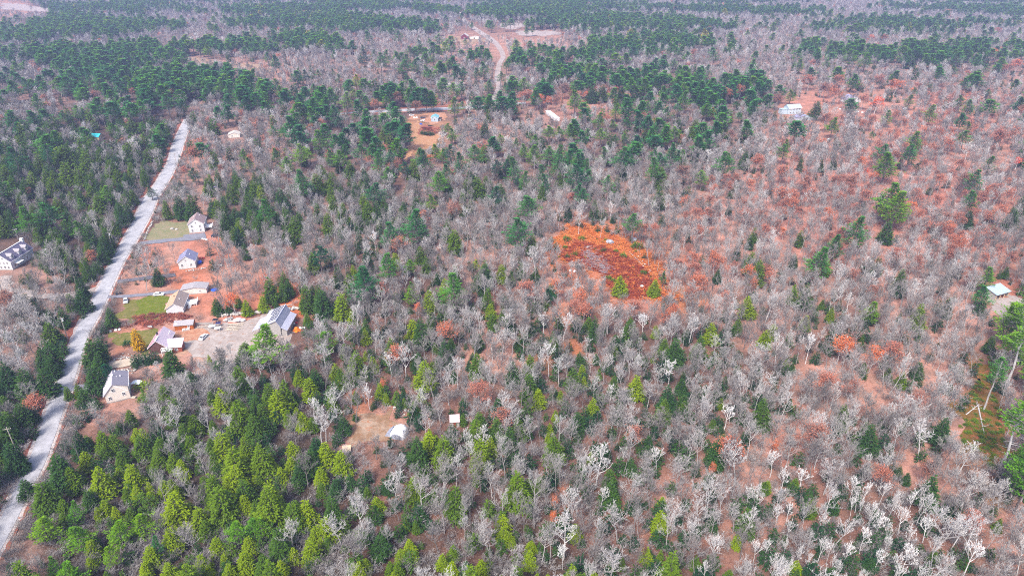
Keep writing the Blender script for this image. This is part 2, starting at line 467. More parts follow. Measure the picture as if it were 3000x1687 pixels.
# trees read off the photograph, tile by tile: kind, x, y of the tip, width of the crown (tile pixels, 3.433 per photograph pixel)
# h/H/d hemlock (olive, bright, dark)  p/P/b pine (green, bright, blue)  Y yellow pine  o/O/R russet oak (dull, orange, red)  w/c white, cream bare tree
TREES = {
 (0, 3): "H 960 330 230,H 830 190 150,d 540 210 280,h 1030 140 110,h 1200 180 150,H 1180 360 110,H 1290 320 200,h 1580 40 180,h 1560 160 150,h 1520 340 120,h 1720 200 150,H 1800 270 140,H 1860 430 70,H 2200 10 230,h 2090 60 110,h 2130 170 150,d 220 470 150,h 400 500 240,h 600 670 130,H 1030 680 120,H 960 750 90,H 1140 740 90,h 1290 750 100,H 1350 530 130,h 1250 560 100,H 1480 500 90,H 1500 590 130,H 1620 480 150,H 1710 470 160,H 1690 600 260,h 2180 520 300,H 2280 410 150,H 2440 620 160,H 2440 230 120,H 1890 690 90,H 1970 750 190,h 2050 870 150,H 1910 900 120,H 1690 950 200,H 2160 1050 160,H 2500 340 100,H 2550 430 120,H 900 1080 140,H 890 1250 110,H 1490 1140 180,h 620 800 120,H 1430 1310 130,H 1660 1310 180,H 2000 1230 180,H 2080 1340 120,h 1050 1390 100,H 2440 1190 180,H 2250 1220 110,H 2280 1320 150,H 2480 1040 150,P 400 850 260,P 740 940 260,P 1160 900 260,P 1390 810 250,P 1070 1160 180,P 2350 900 240,P 2520 860 200,P 720 700 150,P 500 1260 160,P 640 1330 300,p 1540 1050 150,d 60 90 220,d 130 200 160,h 1900 30 150,H 1450 1400 140,H 1800 1390 160,h 1000 0 170,h 1120 10 150,h 1380 20 190,h 860 20 100",
 (1, 3): "H 360 80 130,H 140 210 80,H 190 290 80,H 240 340 130,H 340 240 140,H 680 90 200,H 840 180 190,h 930 170 90,H 630 350 140,H 20 240 90,h 20 450 110,H 480 680 210,h 250 890 90,H 570 940 160,H 710 850 210,h 700 1050 120,H 520 1100 190,H 360 1160 120,H 240 1280 140,H 1020 1300 150,H 970 1310 130,H 1100 1270 120,H 1210 640 150,H 1540 1070 120,H 1580 1180 110,H 1440 1180 120,h 1420 1300 130,h 1340 1300 110,H 1390 1390 110,H 1870 1220 130,H 1960 1290 130,H 2270 1270 150,d 2110 1290 110,H 2120 1380 110,h 1980 1130 120,h 2150 1060 110,H 2470 840 180,H 2490 950 150,H 2550 1010 100,H 1720 0 180,H 1810 20 120,H 2360 50 140,d 1530 180 90,h 1110 540 90,H 2200 410 70,d 1660 760 110,H 1500 860 70,h 1600 880 80,h 1780 590 110,d 1290 490 80,d 1240 1020 200,P 40 860 180,d 420 330 150,d 780 480 140,d 940 420 120,d 1280 940 130,h 650 500 110",
 (2, 3): "H 360 0 70,H 370 90 70,H 790 190 80,h 160 460 140,h 290 440 130,H 640 910 140,H 1520 650 110,H 1500 800 180,H 190 1085 120,H 180 1200 140,H 1370 1160 130,h 1500 1175 70,d 2020 840 110,H 2280 1020 110,h 2550 490 100,H 20 1040 50,H 250 1410 80,H 360 1420 80,h 1000 1300 90,h 1110 1250 80,H 830 1400 130,h 1860 1240 110,d 1880 0 90,d 1000 480 200,h 1060 640 70,h 2200 1380 110,O 430 640 90,O 410 780 100,o 1560 100 60,O 2030 300 80,o 1350 1110 60,d 940 90 140,d 1200 250 130,w 1490 170 190,w 2400 520 150,w 1960 1290 160,w 2480 1080 150,w 520 1120 150,w 900 560 160",
 (3, 3): "h 280 460 100,H 10 480 80,h 450 680 130,d 680 640 130,H 300 1290 120,d 1050 1260 120,h 1690 1190 100,d 1420 400 90,d 1340 330 80,w 890 440 200,w 1020 500 120,w 1195 500 140,w 1350 590 100,w 1490 590 140,w 890 650 90,w 970 650 80,w 1090 690 130,w 1400 760 180,w 1140 810 180,w 1250 900 100,w 1650 850 180,w 1980 840 230,w 1000 970 160,w 1480 950 140,w 2100 1120 260,w 1450 1150 220,w 1150 1170 180,w 1370 1230 170,w 590 840 130,w 240 860 120,w 130 730 140,w 130 540 150,w 370 350 150,w 80 180 180,w 190 370 150,w 450 980 100,w 560 1080 160,w 820 1100 130,w 1220 1040 110,w 30 1080 140,w 350 1140 120,w 440 1200 120,w 660 1080 100,w 200 1050 90,w 690 1230 90,w 740 1280 110,w 1380 1360 170,w 1580 1340 120,w 970 1370 140,w 230 690 110,w 410 740 120,Q 80 80 120,h 2350 860 90,h 2560 160 200",
 (0, 2): "d 880 510 200,d 960 640 150,b 1060 760 200,d 900 770 200,d 1680 600 200,d 470 190 120,d 600 200 130,d 780 0 160,h 450 330 180,d 540 400 120,d 440 540 200,d 380 600 160,d 470 680 150,d 200 790 230,d 400 800 200,h 40 900 100,d 180 1140 190,d 300 1200 110,d 40 420 80,h 30 1350 90,h 650 980 100,h 760 950 100,d 790 1010 130,h 1620 970 130,h 1650 1180 110,h 1940 1260 150,H 2200 1000 190,h 2110 1030 100,H 2440 1190 150,h 2120 1320 110,P 1420 1010 70,d 1900 830 110,d 1960 1010 70,H 2090 660 50,h 2460 530 120,d 2160 100 110,d 2290 120 90,h 2380 60 90,H 2460 110 110,h 1280 1220 120,d 1180 1330 100,H 1340 1400 110,H 1420 1400 120,h 990 1420 70,R 300 1050 220,o 830 870 90,c 1570 720 90,c 2300 540 90,h 2420 560 130",
 (1, 2): "H 840 40 190,H 950 230 90,h 930 360 100,H 1090 400 110,h 890 550 110,H 1095 620 60,H 790 750 140,h 860 800 150,H 410 820 110,d 580 800 150,H 530 890 170,h 100 950 150,H 200 1000 220,d 380 1030 110,H 830 920 90,h 750 1060 130,h 1000 1030 90,H 460 1240 140,H 400 1190 100,d 870 1290 130,d 60 1280 150,d 640 0 200,H 1730 20 150,H 1570 300 150,h 1800 540 80,H 2360 150 110,h 2380 250 120,H 1690 720 210,h 1570 690 70,h 1770 730 80,H 1240 950 110,H 1300 1050 80,h 1410 1020 110,d 1480 980 60,h 1490 1090 70,H 1650 1020 100,H 1740 1410 90,h 1590 1130 120,d 2140 720 80,d 2240 450 110,d 1980 820 90,H 470 100 60,H 50 70 110,d 200 120 80,h 500 240 90,h 1140 50 70,h 2080 1250 90,P 1550 0 150,P 60 380 380,P 690 440 230,o 2190 30 110,O 1620 140 100,O 1260 900 70,h 560 1290 110,d 1950 500 110,w 1340 640 150,w 1120 980 150,w 800 1180 130,w 560 1110 160",
 (2, 2): "b 370 0 130,H 375 80 60,h 330 120 70,H 710 210 40,d 770 170 80,h 770 280 110,d 1060 190 60,h 480 270 90,d 60 480 100,h 420 490 110,d 1050 470 120,h 1040 580 90,H 1450 370 90,d 1750 410 90,H 2020 340 150,H 2400 80 150,H 2560 410 130,H 1430 640 60,d 1350 670 80,H 1260 870 170,H 710 760 90,H 730 880 80,H 260 1000 150,H 490 1030 90,H 820 1100 130,d 670 1230 170,H 440 1220 80,H 380 1360 90,H 2110 1100 70,d 2140 1000 60,h 2030 1310 100,d 180 1390 80,d 850 650 80,d 690 640 100,h 880 810 70,d 200 330 100,d 1650 500 200,d 1730 1060 130,d 1720 900 120,h 1750 1130 110,h 2280 300 110,w 1340 250 140,c 380 560 200,c 760 470 100,w 1000 950 100,w 1100 400 90,o 590 140 80,w 1600 700 200,w 2180 1160 170,w 320 230 160",
 (3, 2): "P 1070 140 190,p 2190 -20 200,P 2540 150 360,P 2540 450 300,H 390 260 110,H 60 360 110,H 650 200 100,h 560 110 70,h 500 170 60,H 190 710 80,d 260 740 80,d 230 1100 90,h 1370 830 120,h 1230 800 90,h 980 740 80,d 2270 470 120,h 960 100 60,h 270 0 110,h 1340 240 60,h 960 460 60,O 1090 570 220,o 1750 380 60,w 450 440 200,w 1420 640 150,w 830 50 110,d 1540 740 120",
 (0, 1): "h 360 80 150,h 620 0 220,h 840 50 150,h 980 20 110,h 1080 150 120,h 630 170 180,h 770 220 130,h 290 260 150,h 440 240 110,h 520 260 100,d 110 210 160,h 80 330 130,h 170 490 100,h 560 530 130,d 570 350 100,h 890 400 110,h 700 470 90,h 960 480 130,d 780 460 100,h 1320 450 100,h 1460 50 80,h 1300 180 100,b 1500 420 110,h 200 650 100,h 370 880 80,h 440 810 70,h 590 1140 90,h 450 1180 70,d 780 1340 140,d 1010 920 140,d 1000 1020 120,d 1190 660 110,d 830 720 90,d 1780 510 150,d 1900 500 170,h 2070 330 120,h 2300 390 130,h 2370 310 110,h 2420 340 110,h 2540 360 120,d 2120 560 110,d 1550 1240 120,h 1440 60 70,d 2300 20 90,h 2130 50 120,b 1940 240 130,h 1250 20 110,P 1040 420 180,P 790 550 110,P 650 760 120,P 770 770 140,P 340 700 90,P 2440 50 110,P 2490 130 110,R 1910 10 200,R 1840 210 100,o 270 430 80,h 20 200 120,h 150 130 110,d 220 330 130,h 1160 240 110,h 480 330 120",
 (1, 1): "P 420 0 200,P 530 50 110,p 190 40 120,P 290 130 150,p 740 50 130,P 820 60 180,p 890 0 110,p 1040 0 170,p 1150 0 140,b 2410 160 150,b 2520 160 120,P 1800 0 130,P 1880 40 120,P 1760 510 130,b 630 1030 210,h 560 1090 130,P 1540 1165 140,P 1550 1385 100,P 2440 0 90,h 660 200 90,h 600 290 130,h 760 270 130,h 930 160 110,h 940 320 70,h 700 360 80,h 740 420 100,h 760 510 110,h 860 590 120,h 1120 560 140,h 1240 760 70,h 950 700 80,h 710 690 140,h 380 710 170,d 230 440 130,H 30 400 100,d 50 290 110,h 2220 310 150,h 2075 590 90,h 1990 845 160,H 1400 1090 110,h 1650 1020 120,h 1700 1150 110,H 970 1210 80,H 1040 1210 40,d 1820 1290 80,H 1890 1350 100,H 2470 1210 120,Y 2210 1160 90,h 1570 140 140,b 1490 180 150,h 2290 0 110,O 1750 100 110,w 1180 860 130,w 330 930 100,w 1850 960 90",
 (2, 1): "P 220 0 180,P 120 0 130,p 380 20 150,h 530 50 100,p 1140 130 60,h 300 410 100,h 480 280 100,b 60 330 80,h 1060 310 70,P 1920 265 150,P 2190 90 90,h 1520 220 140,d 1850 30 100,d 1020 700 60,d 2190 600 70,h 2450 830 100,d 2400 920 90,d 1520 700 80,h 240 1230 80,h 400 1380 110,H 1100 1310 140,H 1440 1350 120,p 1530 1270 80,p 940 30 150,p 1300 0 100,d 2350 70 110,d 2080 1250 90,d 2330 1150 60,R 1410 230 80,o 1740 190 200,R 2190 370 120,R 2480 90 140,w 430 690 100,w 1000 560 110",
 (3, 1): "p 170 0 150,P 1225 75 240,P 1270 390 300,P 1340 470 300,p 1460 0 200,b 1510 190 90,d 1350 130 70,P 2240 1240 190,d 2500 640 140,d 2270 660 70,d 340 150 70,d 550 150 80,d 680 160 60,h 610 1180 100,d 270 1100 100,d 2420 1230 80,P 280 1415 80,d 2050 660 120,d 1230 760 150,h 1640 410 60,V 2530 130 90,R 150 200 150,R 1020 440 160,R 1760 290 150,V 1000 230 60,R 2450 430 150,R 1880 250 120,R 1550 500 100,O 170 830 100,R 620 700 120,R 320 620 110,R 1150 620 120,R 2300 470 110",
 (0, 0): "p 1660 940 200,p 1560 940 110,p 1400 960 140,P 1390 1010 160,P 2200 780 170,d 1950 830 210,P 760 1060 130,p 830 1090 110,P 1110 1240 110,P 1420 1230 90,P 1430 1330 110,P 1000 790 130,P 1140 820 80,p 620 1110 130,d 770 700 70,p 660 760 240,p 240 780 150,d 2110 1210 80,P 2350 940 90,P 2530 960 90,p 2370 760 100,p 1250 780 110,p 880 760 100,h 1300 1170 100,h 1540 1170 60,h 180 1230 120,R 2410 1100 80,R 1320 880 90,o 1700 880 150,R 2200 1230 90",
 (1, 0): "p 340 310 80,p 130 310 90,p 580 280 90,p 700 300 50,p 560 290 90,p 940 270 70,p 1060 230 80,p 1740 60 200,p 1430 310 110,p 1640 400 90,p 1740 390 90,p 1840 340 110,p 2110 390 70,p 1540 460 130,p 1510 540 120,p 1590 590 110,p 1520 740 110,p 1500 600 160,p 1780 540 80,p 1910 560 60,p 2050 530 60,P 1940 600 110,P 1710 650 110,p 1750 700 110,p 2090 670 90,p 2290 620 140,p 2220 680 100,p 1300 500 120,p 1180 500 80,b 1080 490 130,p 1250 530 150,p 1070 450 80,p 890 570 50,p 780 510 80,p 580 390 100,p 740 420 60,b 490 700 110,p 620 700 80,p 360 740 80,Y 1000 750 120,d 1190 780 100,p 770 690 60,p 830 740 80,p 570 840 90,d 370 830 100,p 200 790 130,P 230 860 100,d 270 1020 90,p 800 880 90,P 900 920 160,P 980 900 100,p 1100 960 110,P 1300 950 110,p 780 1050 170,b 820 1170 110,P 480 1090 120,h 160 1145 80,p 160 1270 110,p 270 1280 110,P 620 1300 180,h 390 1360 60,p 990 1130 80,p 1270 1160 130,p 1190 1160 70,h 1280 1260 110,h 1340 1320 100,P 1150 1370 90,P 1060 1380 90,b 1440 1070 60,P 1990 830 140,p 2060 820 130,P 1990 970 150,p 2080 1020 90,p 2150 1040 70,p 2290 960 100,p 2460 720 110,p 2340 800 110,p 1870 870 70,p 2520 610 100,p 2510 820 80,P 1930 1240 110,P 1970 1290 120,d 2300 1200 110,P 2450 1350 100,p 920 1400 100,d 2180 920 90,o 1430 910 120,o 1620 1000 140,R 1180 990 100",
 (2, 0): "p 790 170 110,p 1600 90 120,p 960 120 150,p 1080 60 150,p 1370 410 120,p 1000 380 80,p 1000 450 120,p 1120 470 60,p 660 280 80,p 810 290 90,p 1560 320 130,p 1720 300 130,p 1700 460 110,p 2040 500 120,p 2150 470 80,p 2300 450 90,d 2200 400 70,d 2270 400 60,d 2430 390 100,d 1860 380 40,p 1640 590 100,b 1870 540 60,d 1830 640 100,p 1970 650 110,d 970 600 110,p 1120 780 80,p 560 490 110,p 340 430 90,p 220 540 90,p 720 650 70,P 130 780 150,P 640 910 200,p 1590 780 110,P 1740 830 150,P 1740 910 160,d 1390 800 90,d 1240 830 110,d 1100 880 130,d 910 850 130,d 820 860 140,d 1310 870 80,d 1850 870 100,p 1580 890 110,h 1050 970 80,P 1050 1040 130,p 1220 990 90,P 1370 1020 100,p 1440 1020 90,p 1560 1070 110,p 1670 1030 110,P 1960 1040 130,Y 2030 1080 90,Y 1430 1180 60,b 1450 1230 60,h 2200 1100 80,p 2290 1130 80,p 2250 1020 70,P 2520 930 60,d 1160 1090 80,P 880 1130 140,h 920 1080 80,P 1020 1200 90,p 1160 1180 100,d 1270 1190 80,h 1150 1290 80,d 1350 1280 100,d 1680 1170 120,h 1850 1190 130,h 1800 1270 80,h 2150 1220 100,P 1640 1270 130,P 1540 1340 110,d 2340 1290 90,p 760 1290 100,P 900 1290 140,P 370 1260 140,P 480 1270 110,P 600 1240 150,p 190 1310 90,P 230 1350 110,P 40 1390 80,p 1040 1350 90,p 1130 1340 80,o 510 830 160,R 130 890 220,O 290 940 110,O 360 960 100,o 440 950 120,O 740 910 80,R 50 1060 100,R 1000 190 70,R 1100 360 80,R 1840 490 100,R 2170 880 120,R 2300 840 120,o 1490 830 70,o 880 1010 60,R 1800 1180 60,o 2220 1300 120,R 2000 980 40,R 1640 60 90",
 (3, 0): "p 560 180 90,p 360 220 80,d 910 310 50,d 1080 230 60,d 1030 280 50,p 1160 310 60,d 840 370 70,P 1040 450 130,d 940 460 80,P 840 490 150,d 1110 460 100,P 1000 530 150,d 1260 470 80,p 1240 550 70,p 1390 530 110,d 1450 550 120,d 1590 460 60,p 1530 470 90,p 1920 400 130,p 2020 470 110,p 1930 520 170,d 2430 210 120,d 2550 430 80,p 1990 780 130,p 1940 960 130,p 2040 1000 140,p 2230 900 80,p 1440 950 110,p 1480 880 80,d 1240 880 80,P 1660 1050 150,P 1220 1110 120,P 670 1180 150,P 1500 1320 180,p 2030 1220 100,p 2000 1310 170,P 240 900 110,P 330 590 110,p 510 570 60,P 600 590 90,p 1880 650 90,p 1060 1320 70,P 190 1400 90,p 1820 320 90,p 1630 280 80,d 1550 270 40,p 2200 650 90,d 1720 330 60,d 2210 530 90,p 340 440 80,p 240 460 90,d 1500 660 80,d 500 1010 130,P 1340 550 80,V 2280 480 120,O 1060 340 90,R 1180 340 80,R 430 750 200,R 730 740 140,R 700 880 180,R 1120 740 150,O 1300 790 200,V 1110 960 160,R 980 930 120,R 1820 90 80,R 2310 270 100,O 2530 590 130,R 2430 640 140,R 1080 1140 130,R 980 1190 130,R 1380 1170 120,R 1730 1270 110,R 1900 1150 90,R 1730 1200 60,R 2370 1290 200,R 1830 1380 130,o 600 1130 180,o 590 820 130,o 100 930 140,R 2260 1130 80",
}

# ------------------------------------------------------------------ the ground: leaf litter over the whole valley
LITTER_GAIN = .94
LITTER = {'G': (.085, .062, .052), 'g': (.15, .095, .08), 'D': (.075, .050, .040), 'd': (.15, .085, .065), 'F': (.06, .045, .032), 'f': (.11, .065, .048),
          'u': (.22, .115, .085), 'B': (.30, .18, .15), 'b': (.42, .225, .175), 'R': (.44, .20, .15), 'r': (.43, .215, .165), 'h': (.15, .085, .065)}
BLOBS = [  # soft patches: pixel x, y, radius x, radius y, colour, strength
    (560, 820, 110, 40, (.45, .15, .08), .8), (860, 890, 110, 40, (.50, .15, .06), .9), (690, 880, 120, 40, (.42, .15, .09), .7), (430, 945, 60, 25, (.36, .12, .09), .9),
    (350, 1010, 45, 60, (.42, .18, .11), .8), (430, 740, 80, 35, (.40, .15, .10), .8), (620, 740, 70, 50, (.42, .15, .10), .7),
    (1780, 740, 210, 110, (.42, .14, .06), .8), (1690, 900, 90, 40, (.45, .17, .07), .5), (1960, 880, 80, 40, (.5, .18, .06), .7),
    (2500, 600, 400, 160, (.40, .15, .12), .4), (1060, 1180, 60, 60, (.38, .15, .08), .7), (1660, 1020, 60, 30, (.42, .15, .06), .7),
    (1540, 1070, 50, 30, (.45, .20, .08), .6), (1400, 920, 60, 90, (.38, .16, .11), .5), (1650, 1440, 60, 70, (.42, .17, .10), .6),
    (2330, 1330, 110, 80, (.36, .15, .11), .6), (2870, 1200, 60, 160, (.26, .12, .03), .9), (2935, 1420, 50, 70, (.24, .13, .04), .8),
    (2900, 1260, 30, 50, (.42, .13, .06), .6), (2960, 850, 60, 40, (.45, .16, .10), .8), (1240, 400, 70, 50, (.45, .22, .10), .8),
    (1110, 460, 35, 50, (.45, .17, .11), .8), (1300, 300, 250, 14, (.40, .16, .12), .7), (150, 1000, 20, 60, (.34, .14, .10), .7),
    (1180, 1300, 60, 30, (.34, .2, .16), .5), (1090, 1230, 60, 30, (.38, .24, .15), .7), (700, 1030, 110, 40, (.40, .30, .24), .8), (540, 1010, 50, 30, (.40, .27, .19), .8)]


def fbm(x, y, s, seed):
    """cheap smooth noise in [-1, 1] from a few rotated sines"""
    r = random.Random(seed)
    v = np.zeros_like(x)
    tot = 0
    for k in range(9):
        a = r.uniform(0, 6.283)
        f = s * (1.55 ** (k / 1.6)) * r.uniform(.8, 1.25)
        amp = 1.0 / (1 + k * .45)
        v += amp * np.sin(f * (x * math.cos(a) + y * math.sin(a)) + r.uniform(0, 6.28) + 1.7 * np.sin(f * .6 * (x * math.sin(a) - y * math.cos(a)) + r.uniform(0, 6.28)))
        tot += amp
    return v / tot * 1.8


def build_ground():
    ys = []
    y = 70.0
    while y < 2600:
        ys.append(y)
        y += 1.6 + max(0, (y - 140) * 0.0075)
    ys = [-3000.0, -200.0] + ys + [3200.0, 12000.0]
    cs = np.linspace(-1, 1, 380)
    Y = np.repeat(np.array(ys)[:, None], len(cs) + 2, 1)
    wdt = 0.80 * np.maximum(Y[:, 1:-1], 0) + 110
    X = np.zeros_like(Y)
    X[:, 1:-1] = wdt * cs[None, :]
    X[:, 0] = -9000
    X[:, -1] = 9000
    nr, nc = X.shape
    P = np.stack([X.ravel(), Y.ravel(), np.zeros(X.size)], 1)
    i = np.arange((nr - 1) * (nc - 1))
    r, c = i // (nc - 1), i % (nc - 1)
    a = r * nc + c
    F = np.stack([a, a + 1, a + nc + 1, a + nc], 1)
    me = bpy.data.meshes.new('ground')
    me.from_pydata(P.tolist(), [], F.tolist())
    x, yv = P[:, 0], P[:, 1]
    t = yv * cp + H * sp
    t = np.maximum(t, 40)
    u = x / t
    v = (-yv * sp + H * cp) / t
    px = 1500 + FOC * u + 45 * fbm(x, yv, .06, 1)
    py = 843.5 + FOC * v + 28 * fbm(x, yv, .06, 2) * np.minimum(1, 300 / np.maximum(yv, 1))
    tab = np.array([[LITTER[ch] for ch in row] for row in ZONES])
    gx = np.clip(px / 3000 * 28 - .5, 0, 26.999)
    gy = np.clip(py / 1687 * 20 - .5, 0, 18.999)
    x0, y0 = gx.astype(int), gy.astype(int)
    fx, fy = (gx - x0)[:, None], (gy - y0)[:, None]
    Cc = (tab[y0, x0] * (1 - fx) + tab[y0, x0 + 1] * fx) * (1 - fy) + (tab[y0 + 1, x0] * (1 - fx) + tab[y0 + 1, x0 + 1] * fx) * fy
    for (bx, by, rx, ry, col, st) in BLOBS:
        d = ((px - bx) / rx) ** 2 + ((py - by) / ry) ** 2
        w = (st * np.clip(1.25 - d, 0, 1) ** .8)[:, None]
        Cc = Cc * (1 - w) + np.array(col) * w
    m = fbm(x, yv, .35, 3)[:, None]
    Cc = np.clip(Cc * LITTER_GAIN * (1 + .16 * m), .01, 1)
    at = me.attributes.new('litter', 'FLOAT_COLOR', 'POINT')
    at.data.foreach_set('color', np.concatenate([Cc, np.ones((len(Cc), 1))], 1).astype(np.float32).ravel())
    m, n, b = new_mat('leaf_litter')
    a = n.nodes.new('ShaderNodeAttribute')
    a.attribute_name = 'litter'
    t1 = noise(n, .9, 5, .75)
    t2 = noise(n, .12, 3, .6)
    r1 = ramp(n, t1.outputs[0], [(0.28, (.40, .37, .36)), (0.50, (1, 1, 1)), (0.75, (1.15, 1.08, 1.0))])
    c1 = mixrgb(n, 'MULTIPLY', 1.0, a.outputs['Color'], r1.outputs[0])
    r2 = ramp(n, t2.outputs[0], [(0.35, (.66, .72, .70)), (0.6, (1.05, 1, .96))])
    c2 = mixrgb(n, 'MULTIPLY', 1.0, c1, r2.outputs[0])
    t3 = noise(n, 2.6, 2, .6)
    r3 = ramp(n, t3.outputs[0], [(0.58, (0, 0, 0)), (0.70, (.38, .36, .36))])
    c3 = mixrgb(n, 'ADD', .35, c2, r3.outputs[0])
    n.links.new(c3, b.inputs['Base Color'])
    b.inputs['Roughness'].default_value = 1.0
    b.inputs['Specular IOR Level'].default_value = 0.0
    me.materials.append(m)
    g = link('ground', me)
    tag(g, 'leaf-littered forest floor in browns and russets', 'ground', None, 'structure')
    return g


build_ground()


def resample(poly, step, jit, seed):
    """ground polygon with small uneven wiggles along its edge, in metres"""
    rg = random.Random(seed)
    P = [G(a, b) for a, b in poly]
    out = []
    for i in range(len(P)):
        a, b = P[i], P[(i + 1) % len(P)]
        n = max(1, int((b - a).length / step))
        for k in range(n):
            q = a.lerp(b, k / n)
            wx = jit * 2.6 * math.sin(q.x * .31 + q.y * .23 + seed) + jit * 2.2 * math.sin(q.y * .57 - q.x * .41 + seed * 2)
            wy = jit * 2.6 * math.sin(q.x * .27 - q.y * .35 + seed * 3) + jit * 2.2 * math.sin(q.x * .63 + q.y * .22 + seed)
            if jit < .25:
                wx = wy = 0
            out.append(Vector((q.x + wx + rg.gauss(0, jit), q.y + wy + rg.gauss(0, jit), 0)))
    return out


LEVEL = [0.01]


def sheet(name, poly, mat, label, jit=.35, step=1.5, cat='ground', z=None):
    from mathutils.geometry import tessellate_polygon
    P = resample(poly, step, jit, hash(label) % 1000 if False else len(label) * 7 + len(poly))
    if z is None:
        z = LEVEL[0]
        LEVEL[0] += .01
    tris = tessellate_polygon([P])
    me = bpy.data.meshes.new(name)
    me.from_pydata([(p.x, p.y, z) for p in P], [], [tuple(t) for t in tris])
    me.update()
    if len(me.polygons) and me.polygons[0].normal.z < 0:
        me.flip_normals()
    me.materials.append(mat)
    return tag(link(name, me), label, cat, None, 'structure')


def two_tone(name, c0, c1, scale, rough=.95, c2=None, s2=4.0, lo=.35, hi=.65):
    m, n, b = new_mat(name)
    t = noise(n, scale, 5, .7)
    r = ramp(n, t.outputs[0], [(lo, c0), (hi, c1)])
    out = r.outputs[0]
    t2 = noise(n, s2, 3, .7)
    r2 = ramp(n, t2.outputs[0], [(.3, (.72, .72, .72)), (.62, (1, 1, 1))])
    out = mixrgb(n, 'MULTIPLY', 1.0, out, r2.outputs[0])
    if c2:
        t3 = noise(n, s2 * .37, 4, .7)
        r3 = ramp(n, t3.outputs[0], [(.56, (0, 0, 0)), (.66, (1, 1, 1))])
        out = mixrgb(n, 'MIX', r3.outputs[0], out, c2)
    n.links.new(out, b.inputs['Base Color'])
    b.inputs['Roughness'].default_value = rough
    b.inputs['Specular IOR Level'].default_value = .05
    return m


M_ASPHALT = two_tone('old_asphalt', (.36, .355, .385), (.42, .415, .44), .12, s2=.35)
M_DRIVE = two_tone('driveway_asphalt', (.17, .17, .21), (.24, .24, .275), .5)
M_DARKDR = two_tone('dark_asphalt', (.10, .10, .12), (.16, .15, .18), .5, c2=(.25, .20, .19))
M_SAND = two_tone('sandy_track', (.46, .37, .28), (.54, .46, .38), .4)
M_GRAVEL = two_tone('gravel', (.29, .235, .21), (.42, .37, .345), .22, c2=(.30, .18, .13), s2=1.3)
M_CHIPS = two_tone('wood_chips', (.38, .17, .10), (.46, .27, .18), .4, c2=(.34, .14, .09), s2=1)
M_LAWN = two_tone('lawn_grass', (.11, .115, .025), (.19, .17, .05), .3, c2=(.24, .15, .09), s2=1.6)
M_LAWNB = two_tone('bright_lawn', (.095, .125, .012), (.15, .175, .02), .4, c2=(.20, .15, .06), s2=2)
M_DULL = two_tone('dull_lawn', (.17, .19, .09), (.27, .22, .14), .2, c2=(.32, .20, .15), s2=2)
M_TAN = two_tone('dry_grass', (.25, .15, .09), (.37, .27, .20), .14, c2=(.34, .14, .07), s2=.9, lo=.42, hi=.58)
M_FIELD = two_tone('pale_field', (.33, .26, .24), (.40, .34, .32), .05, c2=(.35, .25, .2), s2=.5)
M_VERGE = two_tone('leafy_verge', (.22, .075, .05), (.36, .13, .09), .6, c2=(.20, .14, .05), s2=2)
M_EDGE = two_tone('gravel_edge', (.40, .33, .31), (.56, .52, .51), 1.2, c2=(.32, .15, .11), s2=2.5)
M_PATH = two_tone('orange_path', (.38, .18, .09), (.44, .26, .15), .25, c2=(.48, .22, .15), s2=1.0)
M_ORANGE = two_tone('bracken', (.36, .085, .022), (.62, .20, .05), .28, c2=(.48, .26, .12), s2=1.6)
M_MAROON = two_tone('huckleberry', (.14, .025, .014), (.30, .06, .03), .5, c2=(.40, .12, .04), s2=1.8)
M_MOSS = two_tone('mossy_floor', (.13, .075, .02), (.20, .11, .025), .3, c2=(.33, .10, .05), s2=1.1)


def ribbon(name, rows, mat, label, grow_l=0.0, grow_r=0.0, z=None, jit=.0, only=None):
    """road strip through pairs of ground points, smoothed along its length"""
    A = [(G(a, b), G(c, d)) for a, b, c, d in rows]
    rg = random.Random(len(rows) + len(label))
    L, R = [], []
    for i in range(len(A) - 1):
        for s in range(8):
            t = s / 8
            for k, out in ((0, L), (1, R)):
                p0 = A[max(0, i - 1)][k]
                p1, p2 = A[i][k], A[i + 1][k]
                p3 = A[min(len(A) - 1, i + 2)][k]
                q = 0.5 * ((2 * p1) + (-p0 + p2) * t + (2 * p0 - 5 * p1 + 4 * p2 - p3) * t * t + (-p0 + 3 * p1 - 3 * p2 + p3) * t ** 3)
                out.append(q)
    L.append(A[-1][0])
    R.append(A[-1][1])
    # even out the width so that the edges read as one smooth carriageway
    if z is None:
        z = LEVEL[0]
        LEVEL[0] += .01
    V, F = [], []
    for l, r in zip(L, R):
        d = (r - l).normalized()
        a = l - d * (grow_l + rg.gauss(0, jit))
        b = r + d * (grow_r + rg.gauss(0, jit))
        if only == 'l':
            b = l + d * .3
        if only == 'r':
            a = r - d * .3
        V += [(a.x, a.y, z), (b.x, b.y, z)]
    for i in range(len(L) - 1):
        F.append((2 * i, 2 * i + 1, 2 * i + 3, 2 * i + 2))
    me = bpy.data.meshes.new(name)
    me.from_pydata(V, [], F)
    me.update()
    if me.polygons[0].normal.z < 0:
        me.flip_normals()
    me.materials.append(mat)
    return tag(link(name, me), label, 'road', None, 'structure'), L, R


